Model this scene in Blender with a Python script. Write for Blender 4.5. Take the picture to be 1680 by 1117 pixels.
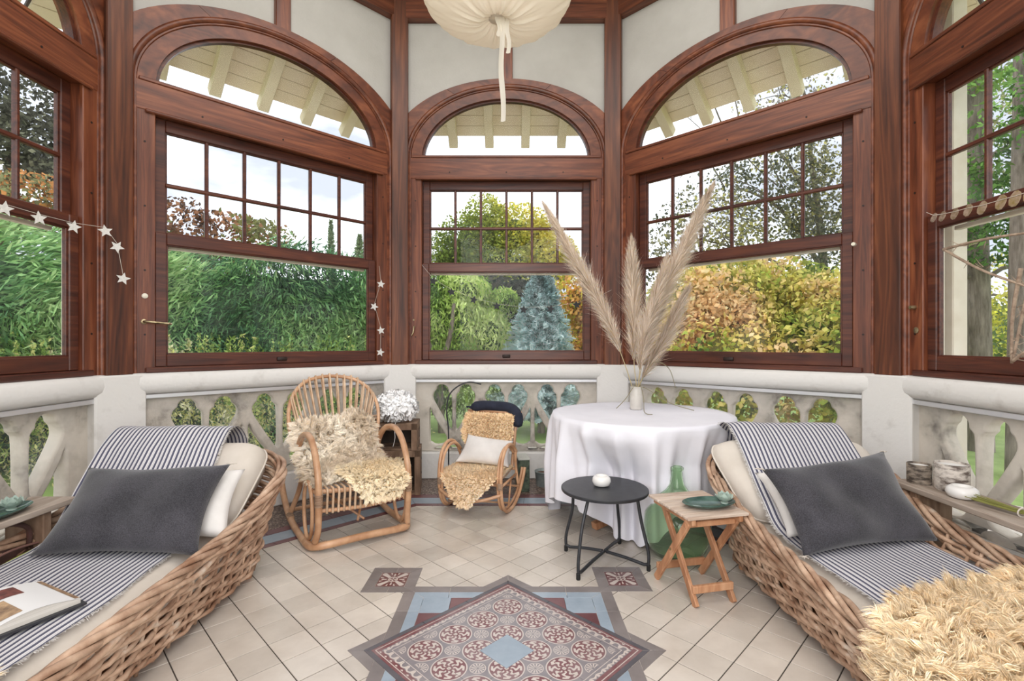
import bpy, bmesh, math, random
import numpy as np
from mathutils import Vector, Matrix
PI = math.pi
random.seed(7)
RNG = np.random.default_rng(7)
for o in list(bpy.data.objects):
    bpy.data.objects.remove(o)
scene = bpy.context.scene
COL = scene.collection

# ------------------------------------------------------------------ camera
H = 1.2            # eye height
F = 806.0          # focal length in pixels of a 1680 px wide frame
HOR = 562.0        # horizon row
cam_d = bpy.data.cameras.new('camera')
cam_d.sensor_width = 36.0
cam_d.lens = 36.0 * F / 1680
cam_d.clip_start = 0.05
cam_d.clip_end = 300
cam_d.shift_y = (HOR - 558.5) / 1680
cam = bpy.data.objects.new('camera', cam_d)
cam.location = (0, 0, H)
cam.rotation_euler = (PI / 2, 0, 0)
COL.objects.link(cam)
scene.camera = cam

# ------------------------------------------------------------------ exposure, sky, lights
vs = scene.view_settings
vs.view_transform = 'Standard'
vs.look = 'None'
vs.exposure = 0.0
vs.gamma = 1.0
vs.use_curve_mapping = False
SKY = 2.9
w = bpy.data.worlds.new('overcast_sky')
scene.world = w
w.use_nodes = True
nt = w.node_tree
nt.nodes.clear()
_out = nt.nodes.new('ShaderNodeOutputWorld')
_bg = nt.nodes.new('ShaderNodeBackground')
_tc = nt.nodes.new('ShaderNodeTexCoord')
_mp = nt.nodes.new('ShaderNodeMapping')
_mp.inputs['Scale'].default_value = (1, 1, 2.6)
_no = nt.nodes.new('ShaderNodeTexNoise')
_no.inputs['Scale'].default_value = 2.2
_no.inputs['Detail'].default_value = 5
_no.inputs['Roughness'].default_value = 0.55
_cr = nt.nodes.new('ShaderNodeValToRGB')
_cr.color_ramp.elements[0].position = 0.40
_cr.color_ramp.elements[0].color = (0.29, 0.315, 0.36, 1)
_cr.color_ramp.elements[1].position = 0.66
_cr.color_ramp.elements[1].color = (0.80, 0.82, 0.85, 1)
nt.links.new(_tc.outputs['Generated'], _mp.inputs['Vector'])
nt.links.new(_mp.outputs['Vector'], _no.inputs['Vector'])
nt.links.new(_no.outputs['Fac'], _cr.inputs['Fac'])
nt.links.new(_cr.outputs['Color'], _bg.inputs['Color'])
_bg.inputs['Strength'].default_value = SKY
nt.links.new(_bg.outputs['Background'], _out.inputs['Surface'])

def area(name, loc, target, size, power, color=(1, 1, 1), sy=None):
    d = bpy.data.lights.new(name, 'AREA')
    d.energy = power
    d.color = color
    d.size = size
    if sy:
        d.shape = 'RECTANGLE'
        d.size_y = sy
    o = bpy.data.objects.new(name, d)
    o.location = loc
    v = Vector(target) - Vector(loc)
    o.rotation_euler = v.to_track_quat('-Z', 'Y').to_euler()
    COL.objects.link(o)
    return o
area('ceiling_fill', (-0.05, 1.9, 4.25), (-0.05, 2.3, 0.0), 2.6, 75, (1.0, 0.97, 0.94))  # added fill lamp under the ceiling, brightens the interior
area('doorway_fill', (-0.05, -0.75, 2.0), (-0.05, 3.4, 1.0), 2.3, 105, (1.0, 0.97, 0.94), 2.4)  # added fill lamp at the open doorway behind the camera

# ------------------------------------------------------------------ helpers
def props(o, label=None, cat=None, group=None, kind=None):
    if label: o['label'] = label
    if cat: o['category'] = cat
    if group: o['group'] = group
    if kind: o['kind'] = kind
    return o

def empty(name, loc=(0, 0, 0), rz=0.0, label=None, cat=None, group=None, kind=None):
    o = bpy.data.objects.new(name, None)
    o.empty_display_size = 0.05
    o.location = loc
    o.rotation_euler = (0, 0, rz)
    COL.objects.link(o)
    return props(o, label, cat, group, kind)

def mesh_of(name, V, Fc, uv=None, smooth=None, col=None, hn=None):
    me = bpy.data.meshes.new(name)
    if isinstance(Fc, np.ndarray):
        V = np.asarray(V, dtype=np.float32)
        n, k = Fc.shape
        me.vertices.add(len(V))
        me.vertices.foreach_set('co', V.ravel())
        me.loops.add(n * k)
        me.loops.foreach_set('vertex_index', Fc.astype(np.int32).ravel())
        me.polygons.add(n)
        me.polygons.foreach_set('loop_start', np.arange(0, n * k, k, dtype=np.int32))
        me.update(calc_edges=True)
    else:
        me.from_pydata([tuple(map(float, v)) for v in V], [], [tuple(map(int, f)) for f in Fc])
        me.update()
    if uv is not None:      # per-vertex uv
        lay = me.uv_layers.new(name='UVMap')
        li = np.empty(len(me.loops), dtype=np.int32)
        me.loops.foreach_get('vertex_index', li)
        lay.data.foreach_set('uv', np.asarray(uv, dtype=np.float32)[li].ravel())
    if col is not None:
        at = me.color_attributes.new('tint', 'FLOAT_COLOR', 'POINT')
        c = np.ones((len(me.vertices), 4), dtype=np.float32)
        c[:, :3] = col
        at.data.foreach_set('color', c.ravel())
    if hn is not None:
        at = me.attributes.new('hn', 'FLOAT_VECTOR', 'POINT')
        at.data.foreach_set('vector', np.asarray(hn, dtype=np.float32).ravel())
    if smooth is not None:
        me.polygons.foreach_set('use_smooth', np.ones(len(me.polygons), dtype=bool))
        if smooth < 3:
            me.set_sharp_from_angle(angle=smooth)
    return me

def put(name, me, mat=None, parent=None, loc=None, rot=None, **kw):
    o = bpy.data.objects.new(name, me)
    if mat is not None and len(me.materials) == 0:
        for m in (mat if isinstance(mat, (list, tuple)) else [mat]):
            me.materials.append(m)
    if parent is not None: o.parent = parent
    if loc is not None: o.location = loc
    if rot is not None: o.rotation_euler = rot
    COL.objects.link(o)
    return props(o, **kw)

def mk(name, V, Fc, mat, parent=None, uv=None, smooth=None, col=None, origin=None, hn=None, **kw):
    V = np.asarray(V, dtype=float)
    loc = None
    if origin is not None:
        V = V - np.asarray(origin, dtype=float)
        loc = origin
    return put(name, mesh_of(name, V, Fc, uv, smooth, col, hn), mat, parent, loc, **kw)

def frame_from(d, up=(0, 0, 1)):
    d = np.asarray(d, float); d = d / np.linalg.norm(d)
    u = np.asarray(up, float)
    if abs(np.dot(d, u)) > 0.98: u = np.array([1.0, 0, 0])
    s = np.cross(d, u); s /= np.linalg.norm(s)
    t = np.cross(s, d)
    return d, s, t

class MB:
    def __init__(self):
        self.V = []; self.F = []; self.n = 0
    def add(self, V, Fc):
        self.V.append(np.asarray(V, float))
        for f in Fc: self.F.append([int(i) + self.n for i in f])
        self.n += len(V)
        return self
    def box(self, x0, x1, y0, y1, z0, z1, b=0.004, M=None):
        c = np.array([(x0 + x1) / 2, (y0 + y1) / 2, (z0 + z1) / 2])
        h = np.abs(np.array([x1 - x0, y1 - y0, z1 - z0])) / 2
        b = min(b, h.min() * 0.8)
        if b <= 1e-5:
            P = np.array([[sx, sy, sz] for sx in (-1, 1) for sy in (-1, 1) for sz in (-1, 1)]) * h + c
            Fc = [(0, 1, 3, 2), (4, 6, 7, 5), (0, 4, 5, 1), (2, 3, 7, 6), (0, 2, 6, 4), (1, 5, 7, 3)]
        else:
            P = []; ix = {}
            for sx in (-1, 1):
                for sy in (-1, 1):
                    for sz in (-1, 1):
                        for a in range(3):
                            q = np.array([sx, sy, sz]) * (h - b)
                            q[a] = (sx, sy, sz)[a] * h[a]
                            ix[(sx, sy, sz, a)] = len(P); P.append(q)
            Fc = []
            for a in range(3):
                o1, o2 = [i for i in range(3) if i != a]
                for s in (-1, 1):
                    f = []
                    for (p, q) in ((-1, -1), (1, -1), (1, 1), (-1, 1)):
                        k = [0, 0, 0]; k[a] = s; k[o1] = p; k[o2] = q
                        f.append(ix[(*k, a)])
                    Fc.append(f)
            for a, e in ((0, 1), (0, 2), (1, 2)):
                c3 = 3 - a - e
                for s in (-1, 1):
                    for t in (-1, 1):
                        k = [0, 0, 0]; k[a] = s; k[e] = t; m = list(k); m[c3] = 1; k[c3] = -1
                        Fc.append([ix[(*k, a)], ix[(*m, a)], ix[(*m, e)], ix[(*k, e)]])
            for sx in (-1, 1):
                for sy in (-1, 1):
                    for sz in (-1, 1):
                        Fc.append([ix[(sx, sy, sz, a)] for a in range(3)])
            P = np.array(P)
            G = []
            for f in Fc:
                q = P[f]; nrm = np.cross(q[1] - q[0], q[2] - q[0])
                G.append(f if np.dot(nrm, q.mean(0)) > 0 else f[::-1])
            Fc = G; P = P + c
        if M is not None: P = P @ np.asarray(M)[:3, :3].T + np.asarray(M)[:3, 3]
        return self.add(P, Fc)
    def beam(self, p, q, wd, th, up=(0, 0, 1), b=0.003):
        p = np.asarray(p, float); q = np.asarray(q, float)
        d, s, t = frame_from(q - p, up)
        L = np.linalg.norm(q - p)
        M = np.eye(4); M[:3, 0] = s; M[:3, 1] = d; M[:3, 2] = t; M[:3, 3] = p
        if np.linalg.det(M[:3, :3]) < 0: M[:3, 0] *= -1
        return self.box(-wd / 2, wd / 2, 0, L, -th / 2, th / 2, b, M)
    def tube(self, pts, r, n=8, closed=False, caps=True):
        P = np.asarray(pts, float); m = len(P)
        R = np.full(m, r, float) if np.isscalar(r) else np.asarray(r, float)
        if closed: T = np.roll(P, -1, 0) - np.roll(P, 1, 0)
        else:
            T = np.empty_like(P); T[1:-1] = P[2:] - P[:-2]; T[0] = P[1] - P[0]; T[-1] = P[-1] - P[-2]
        T /= np.linalg.norm(T, axis=1)[:, None] + 1e-12
        u = np.array([0, 0, 1.0]) if abs(T[0, 2]) < 0.9 else np.array([1.0, 0, 0])
        U = np.empty_like(P)
        for i in range(m):
            u = u - np.dot(u, T[i]) * T[i]; u /= np.linalg.norm(u) + 1e-12
            U[i] = u
        W = np.cross(T, U)
        a = np.arange(n) * 2 * PI / n
        V = P[:, None, :] + R[:, None, None] * (np.cos(a)[None, :, None] * U[:, None, :] + np.sin(a)[None, :, None] * W[:, None, :])
        V = V.reshape(-1, 3)
        Fc = []
        for i in range(m if closed else m - 1):
            j = (i + 1) % m
            for k in range(n):
                l = (k + 1) % n
                Fc.append((i * n + k, i * n + l, j * n + l, j * n + k))
        if caps and not closed:
            Fc.append(list(range(n))[::-1]); Fc.append([(m - 1) * n + k for k in range(n)])
        return self.add(V, Fc)
    def lathe(self, prof, n=32, c=(0, 0, 0), capb=True, capt=True, sx=1, sy=1):
        m = len(prof); a = np.arange(n) * 2 * PI / n
        V = np.array([[c[0] + r * sx * math.cos(t), c[1] + r * sy * math.sin(t), c[2] + z] for (r, z) in prof for t in a])
        Fc = []
        for i in range(m - 1):
            for k in range(n):
                l = (k + 1) % n
                Fc.append((i * n + k, i * n + l, (i + 1) * n + l, (i + 1) * n + k))
        if capb: Fc.append(list(range(n))[::-1])
        if capt: Fc.append([(m - 1) * n + k for k in range(n)])
        return self.add(V, Fc)
    def prism(self, poly, z0, z1, b=0.0):
        P = np.asarray(poly, float); n = len(P)
        c = P.mean(0)
        def ring(q, z): return np.c_[q, np.full(n, z)]
        if b > 0:
            d = P - c; L = np.linalg.norm(d, axis=1)[:, None]
            Q = P - d / L * b
            rings = [ring(P, z0), ring(P, z1 - b * 0.7), ring(Q, z1)]
        else: rings = [ring(P, z0), ring(P, z1)]
        V = np.vstack(rings); Fc = []
        for r in range(len(rings) - 1):
            for k in range(n):
                l = (k + 1) % n
                Fc.append((r * n + k, r * n + l, (r + 1) * n + l, (r + 1) * n + k))
        Fc.append(list(range(n))[::-1]); Fc.append([(len(rings) - 1) * n + k for k in range(n)])
        return self.add(V, Fc)
    def sheet(self, G, closed_u=False):
        G = np.asarray(G, float); a, b = G.shape[:2]
        Fc = []
        for i in range(a if closed_u else a - 1):
            for j in range(b - 1):
                i2 = (i + 1) % a
                Fc.append((i * b + j, i2 * b + j, i2 * b + j + 1, i * b + j + 1))
        return self.add(G.reshape(-1, 3), Fc)
    def data(self): return np.vstack(self.V), self.F
    def mesh(self, name, smooth=None): return mesh_of(name, np.vstack(self.V), self.F, smooth=smooth)
    def build(self, name, mat, parent=None, smooth=None, **kw):
        V, Fc = self.data()
        return mk(name, V, Fc, mat, parent, smooth=smooth, **kw)

def spline(pts, n=8, closed=False):
    P = np.asarray(pts, float); m = len(P); out = []
    rng = range(m) if closed else range(m - 1)
    for i in rng:
        if closed: p0, p1, p2, p3 = P[(i - 1) % m], P[i], P[(i + 1) % m], P[(i + 2) % m]
        else: p0, p1, p2, p3 = P[max(i - 1, 0)], P[i], P[i + 1], P[min(i + 2, m - 1)]
        for k in range(n):
            t = k / n
            out.append(0.5 * ((2 * p1) + (-p0 + p2) * t + (2 * p0 - 5 * p1 + 4 * p2 - p3) * t * t + (-p0 + 3 * p1 - 3 * p2 + p3) * t ** 3))
    if not closed: out.append(P[-1])
    return np.array(out)

def grid_faces(a, b):
    i, j = np.meshgrid(np.arange(a - 1), np.arange(b - 1), indexing='ij')
    i = i.ravel(); j = j.ravel()
    return np.c_[i * b + j, (i + 1) * b + j, (i + 1) * b + j + 1, i * b + j + 1]

def vnoise(P, s, seed=0):
    """cheap smooth pseudo noise in -1..1 from a sum of sines"""
    r = np.random.default_rng(seed); v = 0; P = np.asarray(P, float) * s
    for k in range(6):
        d = r.normal(size=P.shape[-1]); d /= np.linalg.norm(d); f = r.uniform(0.7, 2.2)
        v = v + np.sin((P @ d) * f + r.uniform(0, 6.28)) / 3.0
    return v

def copy_tree(o, parent=None, first=True):
    c = o.copy()
    COL.objects.link(c)
    if parent is not None: c.parent = parent
    for ch in list(o.children): copy_tree(ch, c)
    return c

# ------------------------------------------------------------------ materials
def N(nt, t, **kw):
    n = nt.nodes.new(t)
    for k, v in kw.items():
        if k in n.inputs: n.inputs[k].default_value = v
        else: setattr(n, k, v)
    return n

def base_mat(name, color=(0.8, 0.8, 0.8), rough=0.6, **kw):
    m = bpy.data.materials.new(name)
    m.use_nodes = True
    b = m.node_tree.nodes['Principled BSDF']
    b.inputs['Base Color'].default_value = (*color, 1)
    b.inputs['Roughness'].default_value = rough
    for k, v in kw.items(): b.inputs[k].default_value = v
    return m

def noise_mat(name, c1, c2, scale=(5, 5, 5), rough=0.6, coord='Object', detail=4, bump=0.0, lo=0.3, hi=0.7, rand=0.0, nscale=1.0, c3=None, bscale=None, **kw):
    m = base_mat(name, c1, rough, **kw); t = m.node_tree; b = t.nodes['Principled BSDF']
    tc = N(t, 'ShaderNodeTexCoord'); mp = N(t, 'ShaderNodeMapping'); mp.inputs['Scale'].default_value = scale
    if coord == 'World':
        g = N(t, 'ShaderNodeNewGeometry'); t.links.new(g.outputs['Position'], mp.inputs['Vector'])
    else: t.links.new(tc.outputs[coord], mp.inputs['Vector'])
    oi = N(t, 'ShaderNodeObjectInfo')
    add = N(t, 'ShaderNodeVectorMath', operation='ADD')
    mul = N(t, 'ShaderNodeMath', operation='MULTIPLY'); mul.inputs[1].default_value = 37.0 if coord != 'World' else 0.0
    t.links.new(oi.outputs['Random'], mul.inputs[0])
    t.links.new(mp.outputs['Vector'], add.inputs[0]); t.links.new(mul.outputs[0], add.inputs[1])
    no = N(t, 'ShaderNodeTexNoise', Scale=nscale, Detail=detail, Roughness=0.6)
    t.links.new(add.outputs[0], no.inputs['Vector'])
    cr = N(t, 'ShaderNodeValToRGB')
    cr.color_ramp.elements[0].position = lo; cr.color_ramp.elements[0].color = (*c1, 1)
    cr.color_ramp.elements[1].position = hi; cr.color_ramp.elements[1].color = (*c2, 1)
    if c3 is not None:
        e = cr.color_ramp.elements.new(min(hi + 0.12, 1)); e.color = (*c3, 1)
    t.links.new(no.outputs['Fac'], cr.inputs['Fac'])
    last = cr.outputs['Color']
    if rand > 0:
        hs = N(t, 'ShaderNodeHueSaturation')
        mr = N(t, 'ShaderNodeMapRange'); mr.inputs['To Min'].default_value = 1 - rand; mr.inputs['To Max'].default_value = 1 + rand
        t.links.new(oi.outputs['Random'], mr.inputs['Value']); t.links.new(mr.outputs[0], hs.inputs['Value'])
        t.links.new(last, hs.inputs['Color']); last = hs.outputs['Color']
    t.links.new(last, b.inputs['Base Color'])
    if bump > 0:
        bp = N(t, 'ShaderNodeBump', Strength=bump, Distance=0.01)
        if bscale:
            n2 = N(t, 'ShaderNodeTexNoise', Scale=bscale, Detail=3)
            t.links.new(tc.outputs['Object'], n2.inputs['Vector']); t.links.new(n2.outputs['Fac'], bp.inputs['Height'])
        else: t.links.new(no.outputs['Fac'], bp.inputs['Height'])
        t.links.new(bp.outputs[0], b.inputs['Normal'])
    return m

def wood_mat(name, c1, c2, c3, scale, rough=0.4, rand=0.12, coord='Object', bump=0.08):
    """grain: fine stretched noise + wandering rings"""
    m = base_mat(name, c1, rough); t = m.node_tree; b = t.nodes['Principled BSDF']
    tc = N(t, 'ShaderNodeTexCoord'); mp = N(t, 'ShaderNodeMapping'); mp.inputs['Scale'].default_value = scale
    oi = N(t, 'ShaderNodeObjectInfo')
    t.links.new(tc.outputs[coord], mp.inputs['Vector'])
    mul = N(t, 'ShaderNodeMath', operation='MULTIPLY'); mul.inputs[1].default_value = 53.0
    t.links.new(oi.outputs['Random'], mul.inputs[0])
    add = N(t, 'ShaderNodeVectorMath', operation='ADD')
    t.links.new(mp.outputs[0], add.inputs[0]); t.links.new(mul.outputs[0], add.inputs[1])
    n1 = N(t, 'ShaderNodeTexNoise', Scale=1.0, Detail=6, Roughness=0.65, Distortion=0.3)
    t.links.new(add.outputs[0], n1.inputs['Vector'])
    m2 = N(t, 'ShaderNodeVectorMath', operation='MULTIPLY'); m2.inputs[1].default_value = (0.35, 0.35, 0.35)
    t.links.new(add.outputs[0], m2.inputs[0])
    wv = N(t, 'ShaderNodeTexNoise', Scale=1.0, Detail=2, Distortion=0.8)
    t.links.new(m2.outputs[0], wv.inputs['Vector'])
    sn = N(t, 'ShaderNodeMath', operation='MULTIPLY'); sn.inputs[1].default_value = 60
    t.links.new(wv.outputs['Fac'], sn.inputs[0])
    s2 = N(t, 'ShaderNodeMath', operation='SINE'); t.links.new(sn.outputs[0], s2.inputs[0])
    mr = N(t, 'ShaderNodeMapRange'); mr.inputs['From Min'].default_value = -1; mr.inputs['To Min'].default_value = -0.06; mr.inputs['To Max'].default_value = 0.06
    t.links.new(s2.outputs[0], mr.inputs['Value'])
    ad = N(t, 'ShaderNodeMath', operation='ADD'); t.links.new(n1.outputs['Fac'], ad.inputs[0]); t.links.new(mr.outputs[0], ad.inputs[1])
    cr = N(t, 'ShaderNodeValToRGB')
    e = cr.color_ramp.elements
    e[0].position = 0.28; e[0].color = (*c1, 1); e[1].position = 0.72; e[1].color = (*c3, 1)
    q = e.new(0.5); q.color = (*c2, 1)
    t.links.new(ad.outputs[0], cr.inputs['Fac'])
    hs = N(t, 'ShaderNodeHueSaturation'); m3 = N(t, 'ShaderNodeMapRange')
    m3.inputs['To Min'].default_value = 1 - rand; m3.inputs['To Max'].default_value = 1 + rand
    t.links.new(oi.outputs['Random'], m3.inputs['Value']); t.links.new(m3.outputs[0], hs.inputs['Value'])
    t.links.new(cr.outputs[0], hs.inputs['Color']); t.links.new(hs.outputs[0], b.inputs['Base Color'])
    bp = N(t, 'ShaderNodeBump', Strength=bump, Distance=0.004)
    t.links.new(ad.outputs[0], bp.inputs['Height']); t.links.new(bp.outputs[0], b.inputs['Normal'])
    return m

M = {}
_r1, _r2, _r3 = (0.060, 0.017, 0.009), (0.145, 0.040, 0.018), (0.25, 0.080, 0.034)
M['wood_v'] = wood_mat('varnished wood upright', _r1, _r2, _r3, (22, 22, 1.6), 0.36, 0.15)
M['wood_h'] = wood_mat('varnished wood level', _r1, _r2, _r3, (1.6, 22, 22), 0.36, 0.15)
M['wood_a'] = wood_mat('varnished wood arch', _r1, _r2, _r3, (5, 14, 9), 0.38, 0.12)
M['wood_dark'] = wood_mat('dark varnished sash', (0.035, 0.010, 0.007), (0.085, 0.022, 0.012), (0.14, 0.040, 0.018), (1.6, 22, 22), 0.38, 0.1)
M['wood_post'] = wood_mat('pine post', (0.040, 0.012, 0.006), (0.105, 0.030, 0.012), (0.20, 0.064, 0.024), (16, 16, 1.1), 0.42, 0.12)
M['peg'] = base_mat('dark peg', (0.02, 0.008, 0.005), 0.6)
M['plaster'] = noise_mat('plaster', (0.46, 0.44, 0.415), (0.53, 0.51, 0.485), (1, 1, 1), 0.9, 'World', bump=0.15, nscale=3, bscale=60)
M['stone'] = noise_mat('painted stone', (0.56, 0.53, 0.495), (0.745, 0.725, 0.695), (1, 1, 1), 0.75, 'World', bump=0.2, nscale=7, lo=0.18, hi=0.42, bscale=45)
M['tracery'] = noise_mat('weathered stone', (0.10, 0.085, 0.07), (0.52, 0.47, 0.40), (1, 1, 1), 0.9, 'World', detail=9, bump=0.3, nscale=4, lo=0.30, hi=0.44, c3=(0.66, 0.60, 0.52), bscale=40)
M['metal_strip'] = base_mat('brushed aluminium', (0.72, 0.72, 0.74), 0.35, Metallic=0.6)
M['soffit'] = noise_mat('painted soffit boards', (0.86, 0.72, 0.52), (0.95, 0.83, 0.64), (1, 1, 1), 0.8, 'World', nscale=4)
M['cream'] = noise_mat('cream paint', (0.66, 0.58, 0.46), (0.80, 0.74, 0.63), (1, 1, 1), 0.6, 'World', nscale=5)
M['ceiling'] = base_mat('ceiling paint', (0.72, 0.70, 0.66), 0.9)
M['brass'] = noise_mat('worn brass', (0.20, 0.15, 0.08), (0.55, 0.45, 0.28), (1, 1, 1), 0.35, 'Object', nscale=30, Metallic=0.9)
M['ivory'] = base_mat('ivory knob', (0.75, 0.70, 0.58), 0.3)

def glass_mat(name, tint=(1, 1, 1), refl=0.05, haze=0.03, dirt=0.0):
    m = bpy.data.materials.new(name); m.use_nodes = True; t = m.node_tree; t.nodes.clear()
    out = N(t, 'ShaderNodeOutputMaterial'); tr = N(t, 'ShaderNodeBsdfTransparent', Color=(*tint, 1))
    gl = N(t, 'ShaderNodeBsdfGlossy', Roughness=0.02); df = N(t, 'ShaderNodeBsdfTranslucent', Color=(0.9, 0.9, 0.9, 1)); d2 = N(t, 'ShaderNodeBsdfDiffuse', Color=(0.85, 0.85, 0.85, 1))
    ly = N(t, 'ShaderNodeLayerWeight', Blend=0.25)
    mr = N(t, 'ShaderNodeMapRange'); mr.inputs['To Min'].default_value = refl; mr.inputs['To Max'].default_value = 0.3
    t.links.new(ly.outputs['Fresnel'], mr.inputs['Value'])
    ge = N(t, 'ShaderNodeNewGeometry'); iv = N(t, 'ShaderNodeMath', operation='SUBTRACT'); iv.inputs[0].default_value = 1.0; t.links.new(ge.outputs['Backfacing'], iv.inputs[1])
    mu = N(t, 'ShaderNodeMath', operation='MULTIPLY'); t.links.new(iv.outputs[0], mu.inputs[0]); t.links.new(mr.outputs[0], mu.inputs[1])
    mx = N(t, 'ShaderNodeMixShader'); t.links.new(mu.outputs[0], mx.inputs[0]); t.links.new(tr.outputs[0], mx.inputs[1]); t.links.new(gl.outputs[0], mx.inputs[2])
    a2 = N(t, 'ShaderNodeMixShader'); a2.inputs[0].default_value = 0.5; t.links.new(df.outputs[0], a2.inputs[1]); t.links.new(d2.outputs[0], a2.inputs[2])
    mz = N(t, 'ShaderNodeMixShader')
    if dirt > 0:
        g = N(t, 'ShaderNodeNewGeometry'); no = N(t, 'ShaderNodeTexNoise', Scale=6.0, Detail=5)
        t.links.new(g.outputs['Position'], no.inputs['Vector'])
        m3 = N(t, 'ShaderNodeMapRange'); m3.inputs['From Min'].default_value = 0.45; m3.inputs['From Max'].default_value = 0.8
        m3.inputs['To Min'].default_value = haze; m3.inputs['To Max'].default_value = dirt
        t.links.new(no.outputs['Fac'], m3.inputs['Value']); t.links.new(m3.outputs[0], mz.inputs[0])
    else: mz.inputs[0].default_value = haze
    t.links.new(mx.outputs[0], mz.inputs[1]); t.links.new(a2.outputs[0], mz.inputs[2])
    t.links.new(mz.outputs[0], out.inputs['Surface'])
    return m
M['pane'] = glass_mat('window glass', refl=0.003, haze=0.006, dirt=0.03)
M['sheet'] = glass_mat('clear plastic sheet', refl=0.02, haze=0.03, dirt=0.13)

# ------------------------------------------------------------------ room geometry
S8 = 1.90
AP = S8 * (1 + math.sqrt(2)) / 2          # apothem
CX, CY = -0.05, 4.33 - AP
T8 = math.tan(PI / 8)
TOPZ = 4.55

def ring_piece(a1, b1, a2, b2, t0, t1, y0, y1, z0, n=16, clip=None):
    mb = MB(); th = np.linspace(t0, t1, n + 1)
    I = np.c_[a1 * np.cos(th), b1 * np.sin(th) + z0]; O = np.c_[a2 * np.cos(th), b2 * np.sin(th) + z0]
    if clip:
        O[:, 0] = np.clip(O[:, 0], -clip, clip)
    V = []
    for i in range(n + 1):
        V += [(I[i, 0], y0, I[i, 1]), (O[i, 0], y0, O[i, 1]), (O[i, 0], y1, O[i, 1]), (I[i, 0], y1, I[i, 1])]
    Fc = []
    for i in range(n):
        a = i * 4; c = a + 4
        for k in range(4):
            l = (k + 1) % 4
            Fc.append((a + k, a + l, c + l, c + k))
    Fc.append((3, 2, 1, 0)); Fc.append((n * 4, n * 4 + 1, n * 4 + 2, n * 4 + 3))
    return mb.add(V, Fc)

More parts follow.
